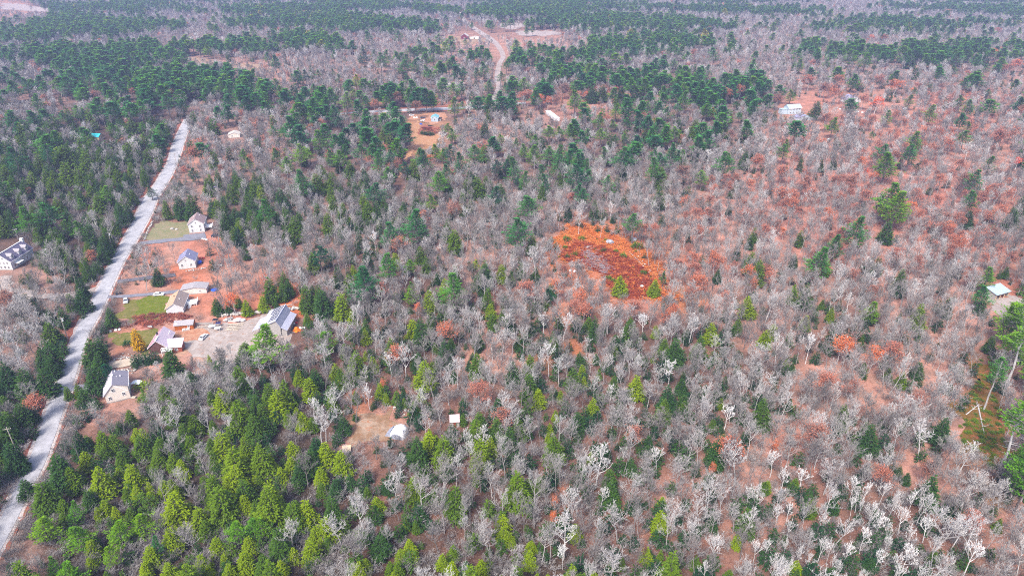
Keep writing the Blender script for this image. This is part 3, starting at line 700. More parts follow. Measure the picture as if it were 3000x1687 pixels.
sheet('lawn', P_LAWN_WHITE, M_DULL, 'dull dry lawn in front of the white house with the brown roof', .5)
sheet('lawn', P_LAWN_RANCH, M_LAWN, 'thin green lawn west of the tan-roofed ranch house', .5)
sheet('lawn', P_LAWN_RANCH_B, M_LAWNB, 'bright green grass against the tan-roofed ranch house', .5)
sheet('lawn', P_LAWN_PINK, M_LAWN, 'yellow-green lawn around the golden tree by the pink-roofed house', .5)
sheet('yard', P_YARD, M_GRAVEL, 'bare gravel yard between the pink-roofed house and the barn', .5)
sheet('yard', P_YARD_ORANGE, M_CHIPS, 'orange wood-chip patch in front of the brown shed', .4)
sheet('yard', P_WESTYARD, M_GRAVEL, 'pale gravel yard below the white dormered house')
sheet('yard', P_GRAVEL_E, M_GRAVEL, 'pale gravel pad beside the open-fronted shed', .4)
sheet('yard', P_DOME_YARD, M_TAN, 'dry grassy clearing around the white domed shelter', .6)
sheet('yard', P_BLUE_YARD, M_CHIPS, 'orange-tan yard around the small blue house', .5)
sheet('path', P_PATH, M_PATH, 'orange sandy path curling below the small blue house', .4, cat='path')
sheet('planting_bed', P_BED, M_VERGE, 'dark red-brown bed inside the loop of the orange path', .5)
sheet('clearing', P_CLEAR, M_ORANGE, 'vivid orange clearing of bracken in the leafless woodland', .9, 2.0)
sheet('clearing', P_CLEAR_DARK, M_MAROON, 'dark red low scrub inside the orange clearing', 1.1, 2.0)
sheet('clearing', P_GLADE, M_MOSS, 'mossy brown glade between the tall pines at the right edge', .9, 2.0)
sheet('field', P_FIELD_TOP, M_FIELD, 'pale field at the bend of the far road', 1.5, 6, cat='field')
sheet('field', P_FIELD_TAN, M_FIELD, 'tan field below the dense stand at the top', 1.5, 6, cat='field')
sheet('field', P_FIELD_BARN, M_TAN, 'dry field around the maroon barn', 1.5, 6, cat='field')
sheet('field', P_FIELD_NW, M_FIELD, 'pale field in the upper left corner', 2, 8, cat='field')
sheet('field', P_FIELD_W, M_TAN, 'long tan field between the pine stands at upper left', 1.5, 6, cat='field')
ribbon('verge', ROAD, M_VERGE, 'red leaf-covered verge along both sides of the road', 3.4, 1.6, jit=.25)
ribbon('gravel_edge', ROAD, M_EDGE, 'pale stony edge along the road', .9, .7, jit=.12)
sheet('driveway', P_DRIVE_RANCH, M_DRIVE, 'blue-grey driveway to the tan-roofed ranch house', .12, cat='driveway')
sheet('driveway', P_DRIVE_WHITE, M_DRIVE, 'grey driveway to the white house with the brown roof', .12, cat='driveway')
sheet('driveway', P_PAD, M_DRIVE, 'parking pad beside the white house with the brown roof', .2, cat='driveway')
sheet('driveway', P_DRIVE_DARK, M_DARKDR, 'dark driveway below the house with the blue-grey roof', .2, cat='driveway')
sheet('driveway', P_SAND, M_SAND, 'pale sandy driveway behind the evergreen hedge', .2, cat='driveway')
sheet('driveway', P_DRIVE_CREAM, M_DRIVE, 'smooth grey driveway to the cream house by the road', .12, cat='driveway')
sheet('lane', P_WESTLANE, M_GRAVEL, 'pale lane leading west from the road to the dormered house', .3, cat='lane')
sheet('side_road', P_STUB, M_DARKDR, 'dark stub of a side road joining from the left', .1, cat='road')
_, RL, RR = ribbon('road', ROAD, M_ASPHALT, 'long pale grey road running up the left side', -.3, -.3)
ribbon('cross_road_verge', [(x, n, x, f) for x, n, f in CROSS], M_VERGE, 'leafy verge of the cross road', 4, 6, jit=.3)
ribbon('cross_road', [(x, n, x, f) for x, n, f in CROSS], M_ASPHALT, 'grey cross road behind the small blue house')
ribbon('far_road', FAR_ROAD, M_FIELD, 'pale far road winding to the top of the picture', .2, .2)

# ------------------------------------------------------------------ materials of the woodland
M_BARK = simple('bark_dark', (0.13, 0.11, 0.105), 0.95, 0.3, 2.0)
M_TWIG = tint_mat('bare_bark', [(0.0, (0.11, 0.10, 0.095)), (0.35, (0.24, 0.222, 0.215)), (0.7, (0.44, 0.425, 0.42)), (1.0, (0.74, 0.73, 0.73))], 0.9, 0.5, 0.25)
M_HEM = tint_mat('hemlock_foliage', [(0.0, (0.016, 0.062, 0.024)), (0.3, (0.045, 0.110, 0.020)), (0.6, (0.105, 0.185, 0.010)), (1.0, (0.24, 0.33, 0.004))], 0.85, 1.3, 0.35, transl=0.2)
M_PINE = tint_mat('pine_foliage', [(0.0, (0.014, 0.095, 0.040)), (0.4, (0.048, 0.200, 0.050)), (0.7, (0.10, 0.26, 0.014)), (0.9, (0.20, 0.34, 0.006)), (1.0, (0.42, 0.38, 0.006))], 0.85, 0.8, 0.3, transl=0.2)
M_OAK = tint_mat('oak_leaves', [(0.0, (0.22, 0.12, 0.09)), (0.4, (0.40, 0.15, 0.10)), (0.75, (0.60, 0.16, 0.05)), (1.0, (0.80, 0.10, 0.02))], 0.85, 0.9, 0.25, transl=0.2)


# ------------------------------------------------------------------ tree shapes
def frond(mb, p, d, L, w, rg, mi=0, droop=0.25):
    """one flat spray of needles or leaves: a kite of two triangles bent along its rib"""
    d = d.normalized()
    s = d.cross(Vector((0, 0, 1)))
    if s.length < 0.05:
        s = Vector((1, 0, 0))
    s.normalize()
    s = (s + Vector((rg.uniform(-.5, .5), rg.uniform(-.5, .5), rg.uniform(-.6, .6)))).normalized()
    a = p
    m = p + d * (L * 0.5)
    b = p + d * L - Vector((0, 0, droop * L))
    k = len(mb.v)
    mb.v.extend([tuple(a), tuple(m + s * w), tuple(b), tuple(m - s * w)])
    mb.f.append((k, k + 1, k + 2, k + 3))
    mb.m.append(mi)


def grow(mb, rg, p, d, L, r, level, tips, up=0.18, nseg=3, thick=1.0, kids=(0, 6, 4, 3), spread=0.75, minr=0.03):
    """a branch of a leafless tree with its side branches"""
    pts = [p]
    q = p
    dd = d.copy()
    for s in range(nseg):
        dd = (dd + Vector((rg.gauss(0, .14), rg.gauss(0, .14), up + rg.gauss(0, .08)))).normalized()
        q = q + dd * (L / nseg)
        pts.append(q)
    for s in range(nseg):
        ra = max(minr, r * (1 - 0.62 * s / nseg))
        rb = max(minr * 0.8, r * (1 - 0.62 * (s + 1) / nseg))
        mb.tube(pts[s], pts[s + 1], ra * thick, rb * thick, 3 if r < 0.12 else 5)
    if level >= len(kids):
        tips.append((pts[-1], dd))
        return
    nk = kids[level]
    for k in range(nk):
        f = 0.30 + 0.70 * (k + rg.random()) / nk
        f = min(f, 0.999)
        i = int(f * nseg)
        a = pts[i].lerp(pts[i + 1], f * nseg - i)
        az = rg.uniform(0, 6.283)
        side = Vector((math.cos(az), math.sin(az), rg.uniform(-0.1, 0.35)))
        nd = (dd * (1 - spread * .6) + side * spread).normalized()
        grow(mb, rg, a, nd, L * rg.uniform(0.42, 0.68) * (1.12 - 0.45 * f), r * 0.5, level + 1, tips, up, 2, thick, kids, spread, minr)
    tips.append((pts[-1], dd))


def bare_mesh(seed, Ht, kids, minr=0.03, nlimb=10, vase=0.8, low=0.42, lean=0.06, r0=0.17, thick=1.0, crown=1.0, fork=False):
    """trunk mesh, branch mesh, twig tips"""
    rg = random.Random(seed)
    tr, br, tips = MB(), MB(), []
    p = Vector((0, 0, -0.3))
    d = Vector((rg.gauss(0, lean), rg.gauss(0, lean), 1)).normalized()
    pts = [p]
    n = 7
    for i in range(n):
        d = (d + Vector((rg.gauss(0, .045), rg.gauss(0, .045), 0.04))).normalized()
        p = p + d * (Ht * 0.80 / n)
        pts.append(p)
    rad = [r0 * (1 - 0.80 * i / n) for i in range(n + 1)]
    for i in range(n):
        tr.tube(pts[i], pts[i + 1], rad[i] * thick, rad[i + 1] * thick, 5)
    for k in range(nlimb):
        f = low + (0.98 - low) * ((k + rg.random()) / nlimb) ** 0.85
        i = min(n - 1, int(f * n))
        a = pts[i].lerp(pts[i + 1], f * n - i)
        az = k * 2.4 + rg.uniform(-.5, .5)
        h = (f - low) / (1 - low)
        el = 0.62 + 0.65 * h
        nd = Vector((math.cos(az) * math.cos(el), math.sin(az) * math.cos(el), math.sin(el)))
        L = Ht * crown * (0.36 - 0.12 * h) * rg.uniform(0.8, 1.2) * vase
        grow(br, rg, a, nd, L, r0 * 0.42 * (1.1 - 0.4 * h), 1, tips, 0.24, 3, thick, kids, 0.72, minr)
    return tr, br, tips


def join(mbs):
    out = MB()
    for mb, off in mbs:
        k = len(out.v)
        out.v.extend(mb.v)
        out.f.extend([tuple(i + k for i in f) for f in mb.f])
        out.m.extend([m + off for m in mb.m])
    return out


def hemlock_mesh(seed, Ht=14.0, R=2.75, n=2300, leaf=0.62, base=0.08, lump=0.22, convex=0.8):
    rg = random.Random(seed)
    tr, fo = MB(), MB()
    tr.tube((0, 0, -0.3), (0, 0, Ht * 0.55), 0.2, 0.12, 6)
    tr.tube((0, 0, Ht * 0.55), (0, 0, Ht * 0.96), 0.12, 0.03, 4)
    ph = [rg.uniform(0, 6.28) for _ in range(8)]
    tiers = [rg.uniform(-0.3, 0.3) for _ in range(40)]
    lx, ly = rg.gauss(0, .025), rg.gauss(0, .025)
    # branches, each a thin limb dressed with sprays
    nb = int(n / 15)
    for b in range(nb):
        f = base + (1 - base) * (1 - math.sqrt(1 - (b + rg.random()) / nb * 0.995))
        az = b * 2.39996 + rg.uniform(-.25, .25)
        env = ((1 - f) ** convex) * (1.0 if f > base + .12 else 0.72 + 0.28 * (f - base) / .12)
        env *= 1 + lump * math.sin(az * 2 + ph[0] + 3 * f) + lump * .7 * math.sin(az * 3 + ph[1] - 9 * f) + lump * .6 * math.sin(f * 26 + ph[2] + az)
        L = max(0.35, R * env * rg.uniform(0.80, 1.12))
        if f > 0.95:
            L = 0.3
        z = f * Ht
        el = -0.10 + 0.75 * f
        d = Vector((math.cos(az) * math.cos(el), math.sin(az) * math.cos(el), math.sin(el)))
        o = Vector((lx * z, ly * z, z))
        if L > 1.0:
            tr.tube(o, o + d * L * 0.8, 0.04, 0.02, 3)
        ns = 5 + int(11 * min(1, L / 2.2))
        for s in range(ns):
            t = 0.35 + 0.65 * (s + rg.random()) / ns
            c = o + d * (L * t) + Vector((rg.gauss(0, .16), rg.gauss(0, .16), rg.gauss(0, .13) - 0.22 * t * t * L * .35))
            dd = d + Vector((rg.uniform(-.9, .9), rg.uniform(-.9, .9), rg.uniform(-.35, .45)))
            frond(fo, c, dd, leaf * rg.uniform(.7, 1.3), leaf * 0.26, rg)
    frond(fo, Vector((lx * Ht, ly * Ht, Ht * .95)), Vector((0, 0, 1)), Ht * .05, 0.12, rg, droop=0)
    return tr, fo


def pine_mesh(seed, Ht=20.0, R=4.6, start=0.32, tufts=7, leaf=0.62, step=0.95, per=(4, 6), flat=0.0, r0=0.26):
    rg = random.Random(seed)
    tr, fo = MB(), MB()
    n = 6
    pts = [Vector((0, 0, -0.3))]
    for i in range(n):
        pts.append(Vector((rg.gauss(0, .12) * i, rg.gauss(0, .12) * i, Ht * 0.97 * (i + 1) / n)))
    for i in range(n):
        tr.tube(pts[i], pts[i + 1], r0 * (1 - .85 * i / n), r0 * (1 - .85 * (i + 1) / n), 6)

    def axis(z):
        f = max(0, min(n - 1e-3, z / (Ht * .97) * n))
        i = int(f)
        return pts[i].lerp(pts[i + 1], f - i)
    z = Ht * start
    big = [(rg.uniform(0, 6.28), rg.uniform(0.2, 0.9), rg.uniform(0.2, 0.5)) for _ in range(4)]
    while z < Ht * 0.985:
        f = (z - Ht * start) / (Ht * (1 - start))
        prof = (1 - f) ** 0.95 * (0.60 + 0.40 * min(1, f / 0.15))
        k = rg.randint(*per)
        a0 = rg.uniform(0, 6.28)
        whorl = rg.uniform(0.72, 1.15)
        for j in range(k):
            az = a0 + 6.283 * j / k + rg.uniform(-.35, .35)
            L = R * prof * whorl * rg.uniform(.55, 1.18)
            for (ba, bf, bs) in big:
                if abs((az - ba + 3.14) % 6.28 - 3.14) < 0.5 and abs(f - bf) < .12:
                    L *= 1 + bs
            L = max(.5, L)
            el = rg.uniform(-.02, .18) + 0.65 * f * f
            d = Vector((math.cos(az) * math.cos(el), math.sin(az) * math.cos(el), math.sin(el)))
            o = axis(z) + Vector((0, 0, rg.uniform(-.2, .2)))
            mid = o + d * L * .55
            end = o + d * L + Vector((0, 0, L * .12))
            tr.tube(o, mid, .06, .04, 3)
            tr.tube(mid, end, .04, .015, 3)
            nt = max(3, int(tufts * min(1, L / 3.4) + 1))
            side = d.cross(Vector((0, 0, 1))).normalized()
            for s in range(nt):
                t = 0.30 + 0.70 * (s + rg.random()) / nt
                c = (o.lerp(mid, t / .55) if t < .55 else mid.lerp(end, (t - .55) / .45))
                wid = L * .20 * (1.2 - t) + .25
                for q in (rg.uniform(-1, -.2), rg.uniform(.2, 1)):
                    cc = c + side * (q * wid) + Vector((0, 0, rg.uniform(-.05, .22)))
                    for w in range(4):
                        dd = d * rg.uniform(.2, 1) + side * (q * 1.2 + rg.uniform(-.6, .6)) + Vector((rg.uniform(-.4, .4), rg.uniform(-.4, .4), rg.uniform(.05, .9)))
                        frond(fo, cc, dd, leaf * rg.uniform(.75, 1.25), leaf * .17, rg, droop=.08)
        z += step * rg.uniform(.75, 1.3) * (1.15 - .5 * f)
    for w in range(8):
        frond(fo, axis(Ht * .96), Vector((rg.uniform(-.4, .4), rg.uniform(-.4, .4), 1)), .8, .1, rg, droop=0)
    return tr, fo


def leafy(seed, tr_br_tips, n, leaf, rad=0.7):
    rg = random.Random(seed)
    tr, br, tips = tr_br_tips
    fo = MB()
    for k in range(n):
        p, d = tips[rg.randrange(len(tips))]
        c = p + Vector((rg.gauss(0, rad), rg.gauss(0, rad), rg.gauss(0, rad * .7)))
        frond(fo, c, Vector((rg.uniform(-1, 1), rg.uniform(-1, 1), rg.uniform(-.5, .7))), leaf * rg.uniform(.6, 1.3), leaf * .4, rg)
    return fo


def shrub_mesh(seed, R=1.3, h=1.6, n=260, leaf=0.42):
    rg = random.Random(seed)
    fo = MB()
    for k in range(n):
        az = rg.uniform(0, 6.28)
        el = math.asin(rg.uniform(0.0, 1))
        q = rg.uniform(.5, 1.08) * (1 + .22 * math.sin(3 * az + seed) + .15 * math.sin(5 * az + 2 * el))
        c = Vector((R * q * math.cos(az) * math.cos(el), R * q * math.sin(az) * math.cos(el), h * q * math.sin(el) + .05))
        frond(fo, c, Vector((math.cos(az), math.sin(az), rg.uniform(0, 1.2))), leaf * rg.uniform(.6, 1.3), leaf * .3, rg)
    for k in range(6):
        az = rg.uniform(0, 6.28)
        fo.tube((0, 0, 0), (R * .6 * math.cos(az), R * .6 * math.sin(az), h * .7), .04, .02, 3)
    return fo


NEAR, FARM = {}, {}      # kind -> list of (trunk mesh, crown mesh, joined mesh, height, width)


def register(store, kind, tr, crown, mats, Ht, Wd):
    A = np.array(crown.v)
    rr = np.hypot(A[:, 0], A[:, 1])
    Wd = 2 * float(np.percentile(rr, 97 if 'bare' in kind or 'bark' in kind or 'oak' in kind else 95))
    Ht = float(A[:, 2].max())
    tm = tr.mesh(kind + '_trunk', mats[0])
    cm = crown.mesh(kind + '_crown', mats[1] if not isinstance(mats[1], tuple) else list(mats[1]))
    j = join([(tr, 0), (crown, 1)])
    flat = [mats[0]] + (list(mats[1]) if isinstance(mats[1], tuple) else [mats[1]])
    jm = j.mesh(kind, flat)
    store.setdefault(kind, []).append((tm, cm, jm, Ht, Wd))


for s in range(5):
    tr, fo = hemlock_mesh(100 + s, 12.0, 3.1, n=(2600, 2300, 2500, 2200, 2400)[s], lump=(.06, .12, .15, .09, .18)[s], convex=(.88, .98, .82, 1.05, .92)[s], leaf=.6)
    register(NEAR, 'hemlock_tree', tr, fo, (M_BARK, M_HEM), 14.0, 5.5)
for s in range(3):
    tr, fo = hemlock_mesh(120 + s, 12.0, 3.1, n=620, leaf=1.2, lump=.16, convex=.6)
    register(FARM, 'hemlock_tree', tr, fo, (M_BARK, M_HEM), 14.0, 5.5)
for s in range(5):
    tr, fo = pine_mesh(200 + s, 20.0, 4.7, start=(.25, .38, .30, .45, .2)[s])
    register(NEAR, 'pine_tree', tr, fo, (M_BARK, M_PINE), 20.0, 9.0)
for s in range(4):
    tr, fo = pine_mesh(220 + s, 20.0, 4.9, start=(.3, .4, .5, .35)[s], tufts=3, leaf=1.35, step=1.35, per=(4, 5))
    register(FARM, 'pine_tree', tr, fo, (M_BARK, M_PINE), 20.0, 9.0)
for s in range(2):
    tr, fo = pine_mesh(240 + s, 26.0, 5.0, start=.62, tufts=8, step=.85, r0=.32)
    rg = random.Random(s)
    for k in range(14):
        az, z = rg.uniform(0, 6.28), rg.uniform(8, 16)
        L = rg.uniform(.8, 2.2)
        tr.tube((0, 0, z), (L * math.cos(az), L * math.sin(az), z + .1), .04, .015, 3)
    register(NEAR, 'tall_pine_tree', tr, fo, (M_TWIG, M_PINE), 26.0, 9.5)
for s in range(7):
    tr, br, tips = bare_mesh(300 + s, 15.0, ((0, 5, 4, 3), (0, 5, 4, 2), (0, 6, 4, 3), (0, 5, 4, 2), (0, 4, 4, 2), (0, 5, 4, 3), (0, 6, 4, 2))[s], nlimb=(8, 10, 7, 11, 9, 8, 10)[s], vase=(.9, .8, 1.0, .75, .85, .95, .8)[s],
                             low=(.42, .5, .36, .55, .45, .5, .4)[s], minr=(.024, .03, .022, .028, .034, .024, .028)[s], r0=.20)
    register(NEAR, 'bare_tree', tr, br, (M_TWIG, M_TWIG), 14.5, 7.0)
for s in range(4):      # white barked, broad flat head of heavy limbs
    tr, br, tips = bare_mesh(340 + s, 12.0, (0, 4, 3, 2), nlimb=8, vase=1.0, low=.55, minr=.048, r0=.16, thick=1.15)
    register(NEAR, 'white_barked_tree', tr, br, (M_TWIG, M_TWIG), 11.8, 6.8)
for s in range(5):
    tr, br, tips = bare_mesh(360 + s, 15.0, (0, 5, 4), nlimb=9, vase=.9, low=.45, minr=.065, r0=.2)
    register(FARM, 'bare_tree', tr, br, (M_TWIG, M_TWIG), 14.5, 7.0)
for s in range(4):
    T3 = bare_mesh(400 + s, 13.0, (0, 5, 4), nlimb=9, vase=1.05, low=.40, minr=.035)
    fo = leafy(s, T3, 1300, .42, .55)
    for k in range(len(T3[1].m)):
        T3[1].m[k] = 0
    fo.m = [1] * len(fo.m)
    register(NEAR, 'oak_tree', T3[0], join([(T3[1], 0), (fo, 0)]), (M_TWIG, (M_TWIG, M_OAK)), 12.5, 7.5)
for s in range(3):
    T3 = bare_mesh(420 + s, 13.0, (0, 4), nlimb=9, vase=1.1, low=.40, minr=.06)
    fo = leafy(s + 9, T3, 330, .8, 1.0)
    fo.m = [1] * len(fo.m)
    register(FARM, 'oak_tree', T3[0], join([(T3[1], 0), (fo, 0)]), (M_TWIG, (M_TWIG, M_OAK)), 12.5, 7.5)
SHRUB = [shrub_mesh(500 + s).mesh('shrub', M_HEM) for s in range(3)]
SAPLING = []
for s in range(3):
    tr, fo = hemlock_mesh(520 + s, 5.0, 1.7, n=520, leaf=.55, lump=.3, convex=.6)
    SAPLING.append(join([(tr, 0), (fo, 1)]).mesh('sapling', [M_BARK, M_HEM]))
BRUSH = []
for s in range(3):
    rg = random.Random(600 + s)
    mb = MB()
    tips = []
    for k in range(11):
        az = rg.uniform(0, 6.28)
        grow(mb, rg, Vector((rg.gauss(0, .5), rg.gauss(0, .5), 0)), Vector((math.cos(az) * .45, math.sin(az) * .45, 1)).normalized(), rg.uniform(1.8, 3.2), .035, 2, tips, .1, 2, 1, (0, 0, 4, 3), .7, .022)
    BRUSH.append(mb.mesh('thicket', M_TWIG))


# ------------------------------------------------------------------ where every tree stands
rnd = random.Random(7)
trees = []     # dict per tree
KIND_OF = {'h': ('hemlock_tree', .56), 'H': ('hemlock_tree', .88), 'd': ('hemlock_tree', .27), 'p': ('pine_tree', .52), 'P': ('pine_tree', .75),
           'b': ('pine_tree', .05), 'Y': ('pine_tree', .98), 'o': ('oak_tree', .12), 'R': ('oak_tree', .42), 'O': ('oak_tree', .72),
           'V': ('oak_tree', .98), 'w': ('white_barked_tree', .84), 'c': ('white_barked_tree', .74), 'Q': ('oak_tree', .6)}
LIM = {'hemlock_tree': (5, 17), 'pine_tree': (9, 23), 'oak_tree': (8, 17), 'white_barked_tree': (9, 14)}
cover = {}


def mark(t):
    """remember the picture area of a tree read off the photograph"""
    x, y, h = t['x'], t['y'], t['h']
    tx, ty, s = project(x, y, h)
    w = t['w'] * s
    rec = (tx, ty, w, y)
    for gx in range(int((tx - w) // 40), int((tx + w) // 40) + 1):
        for gy in range(int(ty // 40), int((ty + 1.5 * w) // 40) + 1):
            cover.setdefault((gx, gy), []).append(rec)


def covered(x, y, h):
    for z in (h, h * .75):
        a, b, s = project(x, y, z)
        for (tx, ty, w, yy) in cover.get((int(a // 40), int(b // 40)), ()):
            if y <= yy + 1.5 and abs(a - tx) < .46 * w and ty - 2 < b < ty + 1.25 * w:
                return True
    return False


def in_any(polys, px, py):
    for p in polys:
        if inside(p, px, py):
            return True
    return False


occupied = {}


def near_base(x, y, r):
    c = int(x // 6), int(y // 6)
    for i in (-1, 0, 1):
        for j in (-1, 0, 1):
            for (a, b) in occupied.get((c[0] + i, c[1] + j), ()):
                if (a - x) ** 2 + (b - y) ** 2 < r * r:
                    return True
    return False


def occupy(x, y):
    occupied.setdefault((int(x // 6), int(y // 6)), []).append((x, y))


for (tc, trow), text in TREES.items():
    ox, oy = tc * 750, (0, 422, 844, 1265)[trow]
    for item in text.split(','):
        k, a, b, w = item.split()
        px, py, wpx = ox + float(a) / 3.433, oy + float(b) / 3.433, float(w) / 3.433
        kind, tint = KIND_OF[k]
        lo, hi = LIM[kind]
        h = 13.0
        for _ in range(3):
            P = G(px, py, h)
            s = project(P.x, P.y, h)[2]
            wm = wpx / s
            h = wm * {'hemlock_tree': 1.75, 'pine_tree': 1.45, 'oak_tree': 1.5, 'white_barked_tree': 2.0}[kind]
            h = min(hi, max(lo, h))
        P = G(px, py, h)
        tint += rnd.uniform(-.08, .08)
        t = dict(kind=kind, x=P.x, y=P.y, h=h, w=wm, tint=tint, code=k, read=True, rz=rnd.uniform(0, 6.28))
        trees.append(t)
        mark(t)
        occupy(P.x, P.y)
for (px, py, h, w, tint) in [(2946, 1135, 26, 9, .75), (2881, 1202, 21, 6, .55), (2923, 1390, 27, 9, .72), (2949, 1475, 25, 8, .66),
                             (2969, 1504, 27, 9, .7), (2992, 1290, 27, 10, .8), (3006, 1170, 26, 10, .8), (2958, 1050, 24, 10, .78),
                             (2975, 965, 20, 10, .72), (3030, 1400, 27, 10, .7), (3040, 1060, 25, 10, .75)]:
    P = G(px, py)
    trees.append(dict(kind='tall_pine_tree', x=P.x, y=P.y, h=h, w=w, tint=tint, code='P', read=True, rz=rnd.uniform(0, 6.28)))
    occupy(P.x, P.y)

# share of hemlock, pine, oak, bare trees, and chance of undergrowth, of the trees nobody could place one by one
MIX = {'G': (.04, .38, .01, .52, .0), 'g': (.05, .19, .03, .70, .2), 'D': (.55, .05, .01, .33, .5), 'd': (.13, .03, .01, .78, .5),
       'F': (.42, .0, .0, .18, .6), 'f': (.12, .0, .01, .62, .7), 'u': (.03, .0, .006, .82, .75), 'B': (.015, .015, .02, .88, .35),
       'b': (.004, .003, .03, .62, .05), 'R': (.01, .012, .22, .60, .08), 'r': (.008, .008, .09, .66, .06), 'h': (.13, .03, .01, .78, .5)}
MIX['Gd'] = (.06, .52, .01, .34, .0)


def stand(x, y):
    return (math.sin(x * .013 + 1.3 * math.sin(y * .009)) + math.sin(y * .021 + 1.1 * math.sin(x * .011 + 2)) + .6 * math.sin(x * .047 + y * .038)
            + .5 * math.sin(x * .081 - y * .07 + 1))


under = []
y = 96.0
while y < 2500:
    s0 = 4.3 + min(4.2, max(0, (y - 160) * 0.0052))
    half = 0.84 * (y * cp + H * sp) + 30
    x = -half + rnd.uniform(0, s0)
    while x < half:
        X = x + rnd.uniform(-.45, .45) * s0
        Y = y + rnd.uniform(-.45, .45) * s0
        x += s0
        bx, by, _ = project(X, Y, 0)
        mx, my, _ = project(X, Y, 8)
        jx, jy = mx + rnd.gauss(0, 22), my + rnd.gauss(0, 14)
        z = zone(jx, jy)
        mix = MIX[z]
        if in_any(NO_BASE, bx, by):
            continue
        if Y > 620 and z in 'GgB':
            q = stand(X, Y)
            if z == 'G':
                mix = MIX['Gd'] if q > -.25 else MIX['B']
            elif z == 'g':
                mix = MIX['Gd'] if q > .45 else (MIX['B'] if q < -.2 else mix)
            elif q > 1.0:
                mix = MIX['Gd']
        if rnd.random() < mix[4] and Y < 900:
            hh = rnd.uniform(2.2, 6.5)
            a, b, _s = project(X, Y, hh)
            if not in_any(CLEAR_VIEW, a, b):
                under.append((X + rnd.uniform(-1.5, 1.5), Y + rnd.uniform(-1.5, 1.5), hh, rnd.uniform(.0, .35) + (.22 if z in 'Ff' else 0)))
        u = rnd.random()
        if by > 950 and mix[0] < u < mix[0] + mix[1]:
            u = 0
        if u < mix[0]:
            kind = 'hemlock_tree'
            h = rnd.triangular(7, 16, 11)
            w = h * rnd.uniform(.46, .62)
            tint = rnd.gauss(.66, .16) if z in 'Ff' else rnd.gauss(.40, .13)
            code = 'H' if tint > .6 else ('h' if tint > .25 else 'd')
        elif u < mix[0] + mix[1]:
            kind = 'pine_tree'
            h = rnd.triangular(14, 24, 19)
            w = h * rnd.uniform(.50, .72)
            tint = rnd.gauss(.42, .12) + min(.22, max(0, (Y - 500) * .0004))
            code = 'p'
        elif u < sum(mix[:3]):
            kind = 'oak_tree'
            h = rnd.triangular(9, 15, 12)
            w = h * rnd.uniform(.5, .75)
            tint = rnd.gauss(.35, .14)
            code = 'R' if tint > .25 else 'o'
        elif u < sum(mix[:4]):
            kind = 'bare_tree'
            h = rnd.triangular(8, 16.5, 12)
            w = h * rnd.uniform(.42, .60)
            tint = min(.75, max(.03, rnd.gauss(.38, .17)))
            if by > 950 and rnd.random() < .12:
                tint = rnd.uniform(.5, .8)
            if z in 'u' and by > 1250 and bx > 2000 and rnd.random() < .25:
                tint = rnd.uniform(.6, .75)
            code = 'B'
        else:
            continue
        tx, ty, s = project(X, Y, h)
        c2 = project(X, Y, h * .6)
        if in_any(CLEAR_VIEW, tx, ty) or in_any(CLEAR_VIEW, c2[0], c2[1]):
            if not (kind == 'bare_tree' and not in_any(CLEAR_VIEW[:1], tx, ty) and rnd.random() < .16):
                continue
        if in_any(CLEAR_VIEW, tx - w * .3 * s, ty + 3 * s) and rnd.random() < .7:
            continue
        if in_any(CLEAR_VIEW, tx + w * .3 * s, ty + 3 * s) and rnd.random() < .7:
            continue
        blocked = False
        for fz in (.9, .6, .35):
            qx, qy, qs = project(X, Y, h * fz)
            for sw in (-.42, 0, .42):
                if inside(CLEAR_VIEW[0], qx + sw * w * qs * (1.2 - fz * .5), qy):
                    blocked = True
        if blocked and rnd.random() < .93:
            continue
        if kind != 'bare_tree' and inside(P_CLEAR, bx, by):
            continue
        if inside(P_CLEAR, bx, by) and by < 740 and rnd.random() < .8:
            continue
        if near_base(X, Y, 2.2 if kind == 'bare_tree' else 3.0):
            continue
        if Y < 900 and covered(X, Y, h) and not (kind == 'bare_tree' and rnd.random() < .12):
            continue
        if kind != 'bare_tree':
            occupy(X, Y)
        trees.append(dict(kind=kind, x=X, y=Y, h=h, w=w, tint=tint, code=code, read=False, rz=rnd.uniform(0, 6.28)))
    y += s0 * .92

# ------------------------------------------------------------------ labels that single a tree out: the nearest landmark, the side it stands on, and its rank there
MARKS = [("white dormered house", 45, 745), ("white house with the brown roof", 580, 655), ("house with the blue-grey roof", 555, 765),
         ("tan-roofed ranch house", 515, 885), ("pink-roofed house", 485, 990), ("grey-roofed barn", 790, 945), ("cream house by the road", 345, 1140),
         ("white domed shelter", 1170, 1256), ("open-fronted shed", 2920, 855), ("red clearing", 1780, 765), ("small blue house", 1273, 345),
         ("long white trailer", 1615, 335), ("pale blue two-storey house", 2320, 325), ("dark side-road stub", 415, 590), ("bend of the far road", 1465, 190),
         ("maroon barn", 1362, 105), ("lower left corner", 0, 1687), ("bottom edge centre", 1500, 1687), ("lower right corner", 3000, 1687),
         ("upper right corner", 3000, 0), ("upper left corner", 0, 0), ("teal-roofed house", 297, 398), ("mossy glade", 2880, 1200),
         ("right edge centre", 3000, 620), ("top edge centre", 1500, 0), ("small tan shed roof", 1017, 1316),
         ("pale pink shed", 1332, 1233), ("slate-roofed house", 2505, 290)]
DIRS = ["right of", "below and right of", "below", "below and left of", "left of", "above and left of", "above", "above and right of"]
ORD = ["nearest", "second", "third", "fourth", "fifth", "sixth", "seventh", "eighth", "ninth", "tenth", "eleventh", "twelfth",
       "thirteenth", "fourteenth", "fifteenth", "sixteenth", "seventeenth", "eighteenth", "nineteenth", "twentieth"]
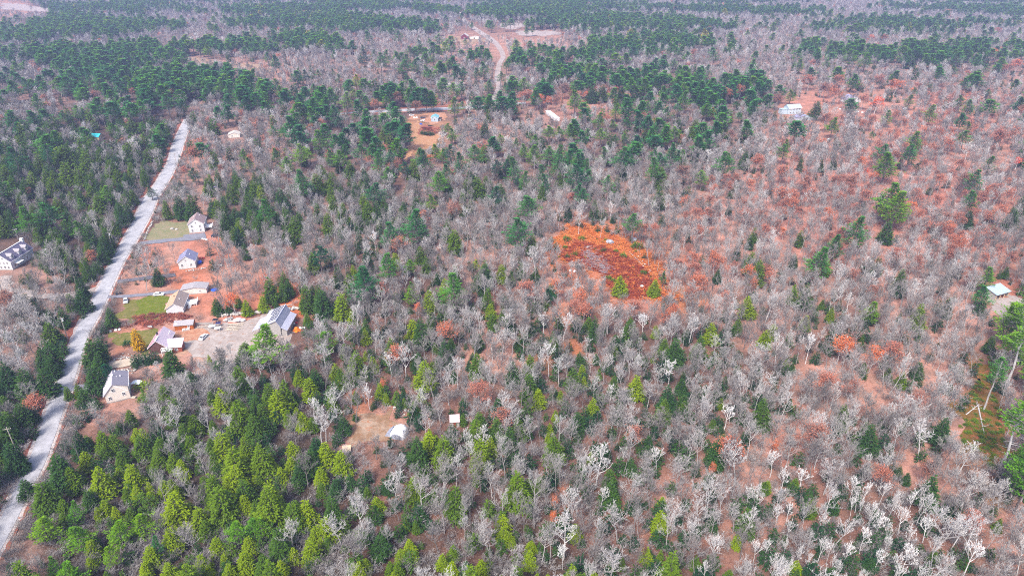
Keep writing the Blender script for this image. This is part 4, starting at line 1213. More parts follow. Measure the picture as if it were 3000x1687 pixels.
ORD += ["twenty-" + q for q in ["first"] + ORD[1:9]] + ["thirtieth"] + ["thirty-" + q for q in ["first"] + ORD[1:9]] + ["fortieth"] + ["forty-" + q for q in ["first"] + ORD[1:9]] + ["fiftieth"] * 60
LOOK = {'h': 'olive-green hemlock', 'H': 'bright yellow-green hemlock', 'd': 'dark green hemlock', 'p': 'green white pine', 'P': 'bright green white pine',
        'b': 'dark blue-green pine', 'Y': 'yellow pine', 'o': 'dull brown oak', 'R': 'russet-leaved oak', 'O': 'orange-leaved oak', 'V': 'vivid red-orange oak',
        'w': 'white-barked leafless tree', 'c': 'cream-barked leafless tree', 'Q': 'bare tree with orange-yellow top leaves', 'B': 'grey leafless tree'}
GROUPS = {'hemlock_tree': 'hemlocks of the woodland', 'pine_tree': 'white pines of the woodland', 'tall_pine_tree': 'tall pines with bare trunks at the right edge',
          'oak_tree': 'russet oaks of the woodland', 'bare_tree': 'grey leafless trees', 'white_barked_tree': 'white-barked leafless trees'}


def where(t):
    px, py, s = project(t['x'], t['y'], t['h'] * .8)
    t['px'], t['py'], t['size'] = px, py, t['h'] * s
    best = min(MARKS, key=lambda m: (m[1] - px) ** 2 + ((m[2] - py) * 1.3) ** 2)
    a = math.atan2(py - best[2], px - best[1])
    k = int(round(a / (math.pi / 4))) % 8
    t['sec'] = (LOOK[t['code']] + (' with bare trunk' if t['kind'] == 'tall_pine_tree' else ''), DIRS[k], best[0])
    t['dist'] = math.hypot(px - best[1], py - best[2])


by_kind = {}
for t in trees:
    where(t)
    k = 'bare_tree' if t['kind'] == 'white_barked_tree' else ('pine_tree' if t['kind'] == 'tall_pine_tree' else t['kind'])
    t['vis'] = -10 < t['px'] < 3010 and -5 < t['py'] < 1700
    by_kind.setdefault(k, []).append(t)
singles = []
for k, ts in by_kind.items():
    v = [t for t in ts if t['vis']]
    v.sort(key=lambda t: -t['size'] - (1000 if t['read'] else 0) if k != 'bare_tree' else -t['size'] - (60 if t['read'] else 0))
    for t in v[:{'hemlock_tree': 298, 'pine_tree': 298, 'oak_tree': 200, 'bare_tree': 298}[k]]:
        t['single'] = True
        singles.append(t)
secs = {}
for t in singles:
    secs.setdefault(t['sec'], []).append(t)
for sec, ts in secs.items():
    ts.sort(key=lambda t: t['dist'])
    for i, t in enumerate(ts):
        o = ORD[i] if i == 0 else (ORD[i] + ' nearest' if len(ORD[i]) else '')
        t['label'] = f"{o} {sec[0]} {sec[1]} the {sec[2]}"
        if len(t['label'].split()) > 16:
            t['label'] = t['label'].replace('bright green white pine', 'bright green pine').replace('and right of', 'right of').replace('and left of', 'left of')
for t in singles:
    me = NEAR[t['kind']]
    v = me[rnd.randrange(len(me))]
    s = t['w'] / v[4] * (1.12 if t['kind'] == 'hemlock_tree' else 1)
    sz = t['h'] / v[3]
    if t['size'] < 34:
        o = link(t['kind'], v[2])
        o['tint'] = t['tint']
        o.location = (t['x'], t['y'], 0)
        o.rotation_euler = (0, 0, t['rz'])
        tag(o, t['label'], 'tree', GROUPS[t['kind']])
        o.scale = (s, s, sz)
    else:
        o = thing(t['kind'], (t['x'], t['y'], 0), t['rz'], t['label'], 'tree', GROUPS[t['kind']])
        o.scale = (s, s, sz)
        a = link('trunk', v[0], o)
        b = link('branches' if 'bare' in t['kind'] or 'white' in t['kind'] else 'crown', v[1], o)
        a['tint'] = t['tint']
        b['tint'] = t['tint']


def scatter(name, protos, rows, label, group=None):
    """one object whose trees are instances: rows of (x, y, z, rz, sx, sz, variant, tint)"""
    pc = bpy.data.collections.new(name + '_shapes')
    for k, me in enumerate(protos):
        o = bpy.data.objects.new('%s_shape_%02d' % (name, k), me)
        pc.objects.link(o)
    me = bpy.data.meshes.new(name)
    me.from_pydata([(r[0], r[1], r[2]) for r in rows], [], [])
    n = len(rows)
    for an, tp in (('rot', 'FLOAT_VECTOR'), ('scl', 'FLOAT_VECTOR'), ('idx', 'INT'), ('tint', 'FLOAT')):
        me.attributes.new(an, tp, 'POINT')
    A = np.array(rows, dtype=np.float32).reshape(n, 8)
    z = np.zeros(n, dtype=np.float32)
    me.attributes['rot'].data.foreach_set('vector', np.stack([z, z, A[:, 3]], 1).ravel())
    me.attributes['scl'].data.foreach_set('vector', np.stack([A[:, 4], A[:, 4], A[:, 5]], 1).ravel())
    me.attributes['idx'].data.foreach_set('value', A[:, 6].astype(np.int32))
    me.attributes['tint'].data.foreach_set('value', A[:, 7].copy())
    o = link(name, me)
    tag(o, label, 'undergrowth' if 'tree' not in name and 'woodland' not in name else 'woodland', group, 'stuff')
    ng = bpy.data.node_groups.new(name, 'GeometryNodeTree')
    ng.interface.new_socket('Geometry', in_out='INPUT', socket_type='NodeSocketGeometry')
    ng.interface.new_socket('Geometry', in_out='OUTPUT', socket_type='NodeSocketGeometry')
    N = ng.nodes
    gi, go = N.new('NodeGroupInput'), N.new('NodeGroupOutput')
    ci = N.new('GeometryNodeCollectionInfo')
    ci.inputs['Collection'].default_value = pc
    ci.inputs['Separate Children'].default_value = True
    ci.inputs['Reset Children'].default_value = True
    ip = N.new('GeometryNodeInstanceOnPoints')
    ip.inputs['Pick Instance'].default_value = True

    def attr(nm, tp):
        a = N.new('GeometryNodeInputNamedAttribute')
        a.data_type = tp
        a.inputs[0].default_value = nm
        return [q for q in a.outputs if q.enabled and q.name == 'Attribute'][0]
    er = N.new('FunctionNodeEulerToRotation')
    L = ng.links
    L.new(gi.outputs[0], ip.inputs['Points'])
    L.new(ci.outputs[0], ip.inputs['Instance'])
    L.new(attr('idx', 'INT'), ip.inputs['Instance Index'])
    L.new(attr('rot', 'FLOAT_VECTOR'), er.inputs[0])
    L.new(er.outputs[0], ip.inputs['Rotation'])
    L.new(attr('scl', 'FLOAT_VECTOR'), ip.inputs['Scale'])
    L.new(ip.outputs[0], go.inputs[0])
    md = o.modifiers.new('instances', 'NODES')
    md.node_group = ng
    return o


STUFF = {'hemlock_tree': ('hemlock_woodland', 'hemlocks filling in the woodland, too many to tell apart'),
         'pine_tree': ('pine_woodland', 'dense white pine woodland stretching to the top of the picture'),
         'oak_tree': ('russet_oak_woodland', 'russet oaks dotted through the far woodland'),
         'bare_tree': ('leafless_woodland', 'grey leafless woodland covering the whole valley')}
for k, ts in by_kind.items():
    rest = [t for t in ts if not t.get('single')]
    near, far = NEAR[k], FARM[k]
    protos = [v[2] for v in near] + [v[2] for v in far]
    rows = []
    for t in rest:
        sc = project(t['x'], t['y'], 0)[2]
        if sc > 4.2:
            i = rnd.randrange(len(near))
            v = near[i]
        else:
            i = rnd.randrange(len(far))
            v = far[i]
            i += len(near)
        s = t['w'] / v[4]
        rows.append((t['x'], t['y'], 0, t['rz'], s, t['h'] / v[3], i, t['tint']))
    scatter(STUFF[k][0], protos, rows, STUFF[k][1])
rows = [(x, yy, 0, rnd.uniform(0, 6.28), h / 5 * rnd.uniform(.8, 1.2), h / 5, rnd.randrange(3), t) for (x, yy, h, t) in under]
scatter('young_hemlock_undergrowth', SAPLING, rows, 'dark green young hemlocks growing under the leafless trees')
print('TREES', {k: len(v) for k, v in by_kind.items()}, 'under', len(under), 'singles', len(singles))

# ------------------------------------------------------------------ materials of buildings
M_WHITE = simple('white_siding', (.56, .56, .58), .7, .05, 1.5)
M_CREAM = simple('cream_siding', (.62, .57, .52), .7, .05, 1.5)
M_GREYW = simple('grey_white_siding', (.55, .57, .57), .7, .06, 1.5)
M_BLUEW = simple('light_blue_siding', (.33, .42, .52), .7, .06, 1.5)
M_PALEBL = simple('pale_blue_siding', (.42, .50, .57), .7, .06, 1.5)
M_BROWN = simple('brown_siding', (.105, .05, .045), .8, .15, 1.5)
M_REDBR = simple('red_brown_siding', (.26, .07, .04), .8, .15, 1.5)
M_CEDAR = simple('orange_cedar_siding', (.33, .09, .02), .8, .12, 1.5)
M_TRIM = simple('white_trim', (.78, .78, .79), .6, .04, 2)
M_RED = simple('red_paint', (.55, .03, .03), .5, .1, 2)
M_BLUE = simple('blue_tarp', (.03, .10, .55), .6, .1, 2)
M_ORTARP = simple('orange_tarp', (.80, .20, .015), .6, .1, 2)
M_TAN2 = simple('tan_plywood', (.56, .42, .28), .8, .08, 2)
M_GLASS = simple('window_glass', (.03, .035, .045), .15, .1, 2, spec=.6)
M_BLACK = simple('black_cloth', (.015, .02, .03), .6, .2, 2)
M_RUBBER = simple('tyre_rubber', (.02, .02, .022), .8, .1, 3)
M_CARW = simple('white_car_paint', (.72, .73, .75), .25, .02, 3, spec=.5)
M_CARS = simple('silver_car_paint', (.52, .55, .58), .25, .02, 3, spec=.5)
M_CARD = simple('dark_car_paint', (.03, .035, .06), .25, .1, 3, spec=.5)
M_GREYP = simple('grey_board', (.33, .31, .30), .85, .2, 1.5)
M_LOG = simple('weathered_log', (.42, .36, .30), .9, .25, 2)
M_STONE = simple('pale_field_stone', (.40, .375, .35), .9, .28, 1.2)
M_STONED = simple('grey_boulder', (.33, .33, .37), .9, .2, 1.0)
M_POLE = simple('pole_wood', (.36, .31, .28), .9, .15, 1)
M_WIRE = simple('wire', (.05, .05, .05), .6, .1, 1)
M_PVC = simple('canvas_white', (.80, .82, .86), .55, .05, .6)
M_CANVG = simple('canvas_grey_blue', (.30, .33, .42), .6, .1, .6)


def roof_mat(name, c, var=.12, ridges=False, rough=.85, spec=.15, rs=3.2):
    """shingle courses or metal ribs as fine relief on the roof's own colour"""
    m, n, b = new_mat(name)
    tc = n.nodes.new('ShaderNodeTexCoord')
    wv = n.nodes.new('ShaderNodeTexWave')
    wv.wave_type = 'BANDS'
    wv.bands_direction = 'Y' if ridges else 'X'
    wv.inputs['Scale'].default_value = rs if ridges else 1.3
    wv.inputs['Distortion'].default_value = 0.0 if ridges else 1.2
    wv.inputs['Detail'].default_value = 2
    n.links.new(tc.outputs['Object'], wv.inputs['Vector'])
    t = noise(n, .9, 5, .7)
    r = ramp(n, t.outputs[0], [(.3, [k * (1 - var) for k in c]), (.7, [k * (1 + var) for k in c])])
    r2 = ramp(n, wv.outputs[0], [(0, (.84, .84, .85)), (.35, (1, 1, 1))])
    out = mixrgb(n, 'MULTIPLY', .6, r.outputs[0], r2.outputs[0])
    n.links.new(out, b.inputs['Base Color'])
    bp = n.nodes.new('ShaderNodeBump')
    bp.inputs['Strength'].default_value = .25
    bp.inputs['Distance'].default_value = .05
    n.links.new(wv.outputs[0], bp.inputs['Height'])
    n.links.new(bp.outputs[0], b.inputs['Normal'])
    b.inputs['Roughness'].default_value = rough
    b.inputs['Specular IOR Level'].default_value = spec
    return m


R_PURPLE = roof_mat('dark_purple_shingles', (.13, .12, .185))
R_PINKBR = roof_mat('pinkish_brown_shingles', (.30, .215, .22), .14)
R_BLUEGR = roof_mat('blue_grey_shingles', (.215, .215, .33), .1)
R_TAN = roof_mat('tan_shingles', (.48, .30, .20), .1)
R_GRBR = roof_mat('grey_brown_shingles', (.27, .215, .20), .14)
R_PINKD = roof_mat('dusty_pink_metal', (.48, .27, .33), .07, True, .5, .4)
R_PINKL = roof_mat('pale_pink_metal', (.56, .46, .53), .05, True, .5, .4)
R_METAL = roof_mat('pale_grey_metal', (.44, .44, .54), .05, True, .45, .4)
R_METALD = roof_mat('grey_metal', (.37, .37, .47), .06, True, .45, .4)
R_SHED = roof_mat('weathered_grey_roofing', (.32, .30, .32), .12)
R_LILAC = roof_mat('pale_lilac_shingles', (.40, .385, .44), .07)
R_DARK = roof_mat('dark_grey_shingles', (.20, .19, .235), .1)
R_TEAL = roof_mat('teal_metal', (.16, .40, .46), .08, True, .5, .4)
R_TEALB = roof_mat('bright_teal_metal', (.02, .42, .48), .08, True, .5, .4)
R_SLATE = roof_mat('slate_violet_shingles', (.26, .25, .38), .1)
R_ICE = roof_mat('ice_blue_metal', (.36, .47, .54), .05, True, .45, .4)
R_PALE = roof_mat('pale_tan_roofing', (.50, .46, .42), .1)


def frame_from(p1, p2, L):
    """ground frame from the two near corners of a building seen at pixels p1 (left) and p2 (right)"""
    a, b = G(*p1), G(*p2)
    d = (b - a)
    w = d.length
    d.normalize()
    n = Vector((-d.y, d.x, 0))
    c = (a + b) / 2 + n * (L / 2)
    return c, math.atan2(d.y, d.x), w


def window(parent, x, y, z, w, h, face, muntin=True):
    """frame proud of the wall and a pane set in it; face: 'S','N' (gable ends) or 'E','W' (long sides)"""
    th = .07
    f, g = MB(), MB()
    t = .1
    sgn = {'S': -1, 'N': 1, 'E': 1, 'W': -1}[face]

    def bx(mb, a0, a1, z0, z1, d0, d1):
        lo, hi = sorted((sgn * d0, sgn * d1))
        if face in 'SN':
            mb.box(a0, a1, lo, hi, z0, z1)
        else:
            mb.box(lo, hi, a0, a1, z0, z1)
    bx(f, -w / 2 - t, w / 2 + t, h, h + t, -.02, th)
    bx(f, -w / 2 - t, w / 2 + t, -t, 0, -.02, th + .03)
    bx(f, -w / 2 - t, -w / 2, 0, h, -.02, th)
    bx(f, w / 2, w / 2 + t, 0, h, -.02, th)
    if muntin:
        bx(f, -w / 2, w / 2, h / 2 - .03, h / 2 + .03, -.02, th * .8)
        bx(f, -.03, .03, 0, h / 2 - .03, -.02, th * .7)
        bx(f, -.03, .03, h / 2 + .03, h, -.02, th * .7)
    bx(g, -w / 2, w / 2, 0, h, .01, .03)
    fo = f.build('window', M_TRIM, parent, (x, y, z))
    g.build('pane', M_GLASS, fo)
    return fo


def door(parent, x, y, w, h, face, mat):
    sgn = {'S': -1, 'N': 1, 'E': 1, 'W': -1}[face]
    d, k = MB(), MB()
    lo, hi = sorted((-.02 * sgn, .06 * sgn))
    if face in 'SN':
        d.box(-w / 2, w / 2, lo, hi, 0, h)
        k.box(w * .3, w * .3 + .1, *sorted((.06 * sgn, .14 * sgn)), 1, 1.1)
    else:
        d.box(lo, hi, -w / 2, w / 2, 0, h)
        k.box(*sorted((.06 * sgn, .14 * sgn)), w * .3, w * .3 + .1, 1, 1.1)
    o = d.build('door', mat, parent, (x, y, .1))
    k.build('handle', M_BLACK, o)
    return o


def gable(parent, w, L, eh, rh, wall_mat, rmL, rmR, over=.4, overg=.35, rx=0.0, th=.18, foundation=True, trim=True):
    """walls with gable ends at y = -L/2 and L/2, ridge along y at x = rx, two roof slopes"""
    wb = MB()
    pts = [(-w / 2, 0), (w / 2, 0), (w / 2, eh), (rx, rh), (-w / 2, eh)]
    wb.prism([(x, -L / 2, z) for x, z in pts], (0, L, 0))
    # prism ordering: flip so that faces look outward
    wall = wb.build('wall', wall_mat, parent)
    for side, mt in ((-1, rmL), (1, rmR)):
        ex = side * w / 2
        sl = (rh - eh) / (abs(ex - rx))
        x1 = ex + side * over
        z1 = eh - over * sl
        mb = MB()
        up = .03
        q = [(rx, rh + up), (x1, z1 + up), (x1, z1 + up + th), (rx, rh + up + th)]
        mb.prism([(x, -L / 2 - overg, z) for x, z in q], (0, L + 2 * overg, 0))
        mb.build('roof_slope', mt, parent)
        if trim:
            tb = MB()
            q = [(rx, rh - .14), (x1, z1 - .14), (x1, z1 + .02), (rx, rh + .02)]
            tb.prism([(x, -L / 2 - overg, z) for x, z in q], (0, .12, 0))
            tb.build('rake_board', M_TRIM, parent)
            fb = MB()
            lo, hi = sorted((x1, x1 + side * .08))
            fb.box(lo, hi, -L / 2 - overg, L / 2 + overg, z1 - .08, z1 + .16)
            fb.build('eave_trim', M_TRIM, parent)
    if foundation:
        fb = MB()
        fb.box(-w / 2 - .05, w / 2 + .05, -L / 2 - .05, L / 2 + .05, -.4, .35)
        fb.build('foundation', M_GREYP, parent)
    return wall


def vent(parent, x, y, z, mat=None, h=.5, r=.12):
    mb = MB()
    mb.tube((0, 0, -.2), (0, 0, h), r, r, 6, cap=True)
    return mb.build('roof_vent', mat or M_TRIM, parent, (x, y, z))


def boxpart(name, parent, mat, *b):
    mb = MB()
    mb.box(*b)
    return mb.build(name, mat, parent)


# ---- white house with the brown roof (two storeys)
c, a, w = frame_from((556, 684), (601, 680), 10)
h = thing('house', c, a, 'white two-storey house with a pinkish-brown roof and a side deck', 'house')
gable(h, w, 10, 5.2, 8.0, M_WHITE, R_PINKBR, R_PINKBR)
for x in (-2.2, 1.9):
    window(h, x, -5.0, 3.2, .9, 1.2, 'S')
    window(h, x, -5.0, .9, .9, 1.2, 'S')
window(h, 0, -5.0, 5.5, .7, .8, 'S')
for y in (-2.5, 1.5):
    window(h, w / 2, y, 3.1, .9, 1.2, 'E')
door(h, w / 2, -.5, 1, 2.1, 'E', M_GREYP)
vent(h, -1.5, 1.5, 7.3)
vent(h, 1.4, 2.5, 7.3)
dk = MB()
dk.box(w / 2 + .06, w / 2 + 3.6, -3, 2, 1.7, 1.85)
dko = dk.build('deck', M_TRIM, h)
for (x, y) in ((w / 2 + .3, -2.8), (w / 2 + 3.4, -2.8), (w / 2 + 3.4, 1.8), (w / 2 + .3, 1.8)):
    boxpart('post', dko, M_TRIM, x - .08, x + .08, y - .08, y + .08, 0, 2.9)
for (x0, x1, y0, y1) in ((w / 2 + .3, w / 2 + 3.4, -2.84, -2.78), (w / 2 + 3.36, w / 2 + 3.44, -2.7, 1.7)):
    boxpart('rail', dko, M_TRIM, x0, x1, y0, y1, 2.75, 2.85)
    boxpart('rail', dko, M_TRIM, x0, x1, y0, y1, 2.25, 2.32)

# ---- blue-grey roofed house
c, a, w = frame_from((526, 790), (575, 785), 9)
h = thing('house', c, a, 'small pale house with a blue-grey roof among red leaf litter', 'house')
gable(h, w, 9, 4.0, 6.6, M_GREYW, R_BLUEGR, R_BLUEGR)
window(h, -2.2, -4.5, 1.4, .9, 1.1, 'S')
window(h, 1.8, -4.5, 1.4, .9, 1.1, 'S')
window(h, -.3, -4.5, 4.1, .7, .8, 'S')
window(h, w / 2, -1, 1.4, .9, 1.1, 'E')
door(h, w / 2, 2, 1, 2.1, 'E', M_TRIM)
vent(h, -1.3, .6, 6)
vent(h, 1.5, -1, 6)
P = G(586, 772)
t = thing('tarp_bundle', P, .3, 'blue tarp bundle at the corner of the blue-grey-roofed house', 'tarp')
mb = MB()
mb.lump((0, 0, .7), 1.3, 3, .7)
mb.build('cover', M_BLUE, t)
mb = MB()
mb.box(-1.2, 1.3, -.5, .6, 0, .25)
mb.build('pallet', M_BLACK, t)
P = G(587, 757)
t = thing('canoe', P, .1, 'red canoe lying beside the blue-grey-roofed house', 'canoe')
mb = MB()
n = 8
rows = []
for i in range(n + 1):
    f = i / n * 2 - 1
    hw = .5 * (1 - f * f) ** .6
    rows.append([(f * 2.4, -hw, .35 + .15 * f * f), (f * 2.4, -hw * .6, .03), (f * 2.4, hw * .6, .03), (f * 2.4, hw, .35 + .15 * f * f)])
for i in range(n):
    for j in range(3):
        mb.face([rows[i][j], rows[i + 1][j], rows[i + 1][j + 1], rows[i][j + 1]])
mb.build('hull', M_RED, t)
mb = MB()
mb.box(-.8, -.6, -.4, .4, .30, .34)
mb.box(.6, .8, -.4, .4, .30, .34)
mb.build('thwart', M_TAN2, t)

# ---- tan-roofed ranch house with rear deck
c, a, w = frame_from((491, 918), (540, 913), 11)
h = thing('ranch_house', c, a, 'white-walled ranch house with a tan and brown roof and a white deck', 'house')
gable(h, w, 12.5, 2.7, 4.7, M_WHITE, R_TAN, R_GRBR)
window(h, w / 2, -3, 1.1, 1.1, 1, 'E')
window(h, w / 2, 2.5, 1.1, 1.1, 1, 'E')
vent(h, -1.2, 1.6, 4.2, M_BLACK, .5, .2)
vent(h, 1.4, -1.2, 4.2, M_TRIM)
boxpart('meter_box', h, M_TRIM, -w / 2 - .35, -w / 2, -5.7, -5.3, .6, 1.1)
mb = MB()
mb.box(w / 2 + .06, w / 2 + 4.3, -.8, 3.6, .9, 1.05)
dk = mb.build('deck', M_TRIM, h)
for k in range(5):
    x = w / 2 + .2 + k * 1.0
    boxpart('post', dk, M_TRIM, x - .07, x + .07, -.78, -.64, 0, 1.95)
for k in range(4):
    y = .2 + k * 1.1
    boxpart('post', dk, M_TRIM, w / 2 + 4.1, w / 2 + 4.25, y, y + .14, 0, 1.95)
boxpart('rail', dk, M_TRIM, w / 2 + .1, w / 2 + 4.2, -.8, -.66, 1.952, 2.05)
boxpart('rail', dk, M_TRIM, w / 2 + 4.15, w / 2 + 4.29, -.64, 3.6, 1.952, 2.05)
for k in range(6):
    boxpart('stair_step', dk, M_TRIM, w / 2 + .8, w / 2 + 2, -1.0 - k * .3, -.82 - k * .3, .72 - k * .14, .84 - k * .14)
# ---- low grey-roofed garage behind
c, a, w = frame_from((534, 864), (607, 858), 5)
h = thing('garage', c, a, 'low cream garage with a pale grey roof behind the ranch house', 'garage')
gable(h, w, 5.6, 2.5, 3.3, M_CREAM, R_SHED, R_SHED, trim=False)
window(h, 2.4, -2.8, 1.1, .9, .8, 'S')
P = G(628, 850)
t = thing('pool_cover', P, .2, 'bright blue tarp spread behind the pale grey garage', 'tarp')
mb = MB()
mb.lump((0, 0, .25), 1.9, 8, .25, n=9)
mb.build('sheet', M_BLUE, t)
mb = MB()
mb.tube((-1.6, -1, 0), (1.7, -.8, .1), .1, .1, 6, cap=True)
mb.build('weight', M_LOG, t)

# ---- pink-roofed house with an ell
c, a, w = frame_from((443, 1035), (494, 1031), 8.6)
h = thing('pink_roofed_house', c, a, 'dark brown house with a dusty pink metal roof and a pale pink ell', 'house')
L = 10.6
gable(h, w, L, 3.2, 6.0, M_BROWN, R_PINKD, R_PINKL)
boxpart('ridge_cap', h, M_TRIM, -.25, .25, -L / 2 - .35, -L / 2 + 3.2, 6.2, 6.3)
boxpart('chimney', h, M_BLACK, -1.6, -1.1, .8, 1.3, 4.2, 6.1)
vent(h, 2.4, 2.2, 4.6)
vent(h, 2.6, 3.2, 4.6)
window(h, 1.4, -L / 2, 1.0, .8, 1.1, 'S')
x0, x1 = w / 2 + .02, w / 2 + 5.3
mb = MB()
mb.box(x0, x1, -L / 2 + .4, -L / 2 + 3.9, 0, 2.5)
ell = mb.build('ell_wall', M_REDBR, h)
mb = MB()
mb.prism([(.9, -L / 2 - .1, 2.95 + .1), (x1 + .4, -L / 2 - .1, 2.5), (x1 + .4, -L / 2 - .1, 2.68), (.9, -L / 2 - .1, 5.35)][:0] or
         [(x1 + .4, -L / 2 - .1, 2.6), (x1 + .4, -L / 2 + 4.4, 3.9), (x1 + .4, -L / 2 + 4.4, 4.06), (x1 + .4, -L / 2 - .1, 2.76)], (-(x1 + .4 - 1.4), 0, 0))
mb.build('ell_roof', R_PINKL, h)
mb = MB()
mb.box(x0 + .02, x1 - .02, -L / 2 + 3.91, -L / 2 + 4.1, 0, 3.6)
mb.build('ell_rear_wall', M_REDBR, h)
boxpart('eave_trim', h, M_TRIM, 1.4, x1 + .4, -L / 2 - .2, -L / 2 - .11, 2.5, 2.75)
window(h, x0 + 3.2, -L / 2 + .4, .8, 1.1, .9, 'S')
boxpart('porch_roof', h, M_TRIM, w / 2 - 1.4, w / 2 + 2.4, -L / 2 - 2.2, -L / 2 - .4, 2.2, 2.3)
for (x, y) in ((w / 2 - 1.3, -L / 2 - 2.1), (w / 2 + 2.3, -L / 2 - 2.1)):
    boxpart('porch_post', h, M_TRIM, x - .08, x + .08, y - .08, y + .08, 0, 2.2)
boxpart('step', h, M_GREYP, w / 2 + .1, w / 2 + 2.2, .8, 2.0, 0, .4)
P = G(539, 1008)
t = thing('grill', P, .2, 'small silver grill at the corner of the pink-roofed house', 'grill')
mb = MB()
mb.lump((0, 0, .95), .5, 2, .6)
mb.build('lid', M_CARS, t)
mb = MB()
for x in (-.35, .35):
    mb.tube((x, 0, 0), (x, 0, .8), .05, .05, 4)
mb.build('leg', M_BLACK, t)

# ---- brown shed
c, a, w = frame_from((513, 968), (568, 964), 3.6)
h = thing('storage_shed', c, a, 'orange-brown shed with a weathered grey roof above the pink-roofed house', 'shed')
mb = MB()
mb.prism([(-w / 2, -1.8, 0), (-w / 2, -1.8, 2.3), (-w / 2, .3, 3.3), (-w / 2, 1.8, 2.5), (-w / 2, 1.8, 0)], (w, 0, 0))
mb.build('wall', M_CEDAR, h)
for q in (((-1.8, 2.3), (.3, 3.3)), ((.3, 3.3), (1.8, 2.5))):
    (y0, z0), (y1, z1) = q
    sl = (z1 - z0) / (y1 - y0)
    if y0 < 0:
        y0, z0 = y0 - .35, z0 - .35 * sl
    else:
        y1, z1 = y1 + .35, z1 + .35 * sl
    mb = MB()
    mb.prism([(-w / 2 - .25, y0, z0 + .03), (-w / 2 - .25, y1, z1 + .03), (-w / 2 - .25, y1, z1 + .17), (-w / 2 - .25, y0, z0 + .17)], (w + .5, 0, 0))
    mb.build('roof_slope', R_SHED, h)
boxpart('skylight', h, M_PVC, -w / 2 + .2, -w / 2 + .9, -1.5, -.9, 2.45, 2.86)
window(h, w / 2 - 1.8, -1.8, 1.2, .6, .6, 'S', False)
for k, (px, py) in enumerate(((540, 967), (552, 965))):
    P = G(px, py + 1)
    t = thing('air_conditioner', P, .08, ('left' if k == 0 else 'right') + ' of the two white appliances against the brown shed', 'appliance', 'white appliances by the shed')
    boxpart('case', t, M_TRIM, -.6, .6, -.4, .4, 0, .8)
    boxpart('grille', t, M_GREYP, -.35, .4, -.46, -.401, .15, .65)

# ---- barn with lean-tos and solar panels
c, a, w = frame_from((752, 985), (843, 984), 13)
c = c.copy()
h = thing('barn', c, 0.0, 'grey metal-roofed barn with solar panels and lean-tos on both sides', 'barn')
x1 = G(846, 984).x - c.x
xl = G(738, 992).x - c.x
xe1 = G(808, 982, 4.3).x - c.x
xr = G(785, 975, 7.2).x - c.x
xw = G(758, 960, 4.0).x - c.x
hl = 6.5
mb = MB()
mb.prism([(xw + .3, -hl, 0), (xe1 - .3, -hl, 0), (xe1 - .3, -hl, 4.4), (xr, -hl, 7.0), (xw + .3, -hl, 4.1)], (0, 2 * hl, 0))
mb.build('wall', M_GREYP, h)


def slope(parent, name, mat, xa, za, xb, zb, y0, y1, th=.16):
    mb = MB()
    mb.prism([(xa, y0, za), (xb, y0, zb), (xb, y0, zb + th), (xa, y0, za + th)], (0, y1 - y0, 0))
    return mb.build(name, mat, parent)


slope(h, 'roof_slope', R_METALD, xr, 7.1, xe1, 4.3, -hl - .5, hl + .6)
lft = slope(h, 'roof_slope', R_METAL, xw, 3.9, xr - .01, 7.1, -hl - .5, hl + .6)
slope(h, 'lean_to_roof', R_METAL, xe1 + .01, 4.1, x1, 2.8, -hl - .5, hl - .1)
slope(h, 'lean_to_roof', R_METAL, xl, 2.5, xw - .01, 3.7, -hl - .5, hl - 3.5)
mb = MB()
mb.box(xe1, x1 - .5, -hl + .2, hl - .5, 0, 2.7)
mb.build('lean_to_wall', M_GREYP, h)
mb = MB()
for yy in (-hl, -1.5, hl - 3.9):
    mb.box(xl + .2, xl + .4, yy, yy + .2, 0, 2.5)
mb.build('lean_to_post', M_GREYP, h)
boxpart('ridge_cap', h, R_METAL, xr - .15, xr + .15, -hl - .5, hl + .6, 7.27, 7.33)
boxpart('gutter', h, M_GREYP, x1 + .01, x1 + .12, -hl - .5, hl - .1, 2.75, 2.9)
sx = (7.1 - 3.9) / (xr - xw)
ang = math.atan(sx)
M_SOLAR = simple('solar_cell_blue', (.012, .014, .06), .2, .2, 2, spec=.6)
sol = MB()
sol.box(-.58, .58, -.80, .80, .02, .08)
solm = sol.mesh('solar_panel', M_SOLAR)
fr = MB()
for q in ((-.62, -.58, -.84, .84), (.58, .62, -.84, .84), (-.58, .58, -.84, -.80), (-.58, .58, .80, .84), (-.02, .02, -.8, .8)):
    fr.box(q[0], q[1], q[2], q[3], .02, .10)
frm = fr.mesh('frame', M_TRIM)
Ls = (xr - xw) / math.cos(ang)
for i in range(4):
    for j in range(7):
        if i == 0 and j < 4:
            continue
        t = (Ls - .85 - (3 - i) * 1.32)
        X = xw + t * math.cos(ang)
        Z = 3.9 + .17 + t * math.sin(ang)
        o = link('solar_panel', solm, h, (X, hl - .8 - (6 - j) * 1.74, Z))
        o.rotation_euler = (0, -ang, 0)
        link('frame', frm, o)

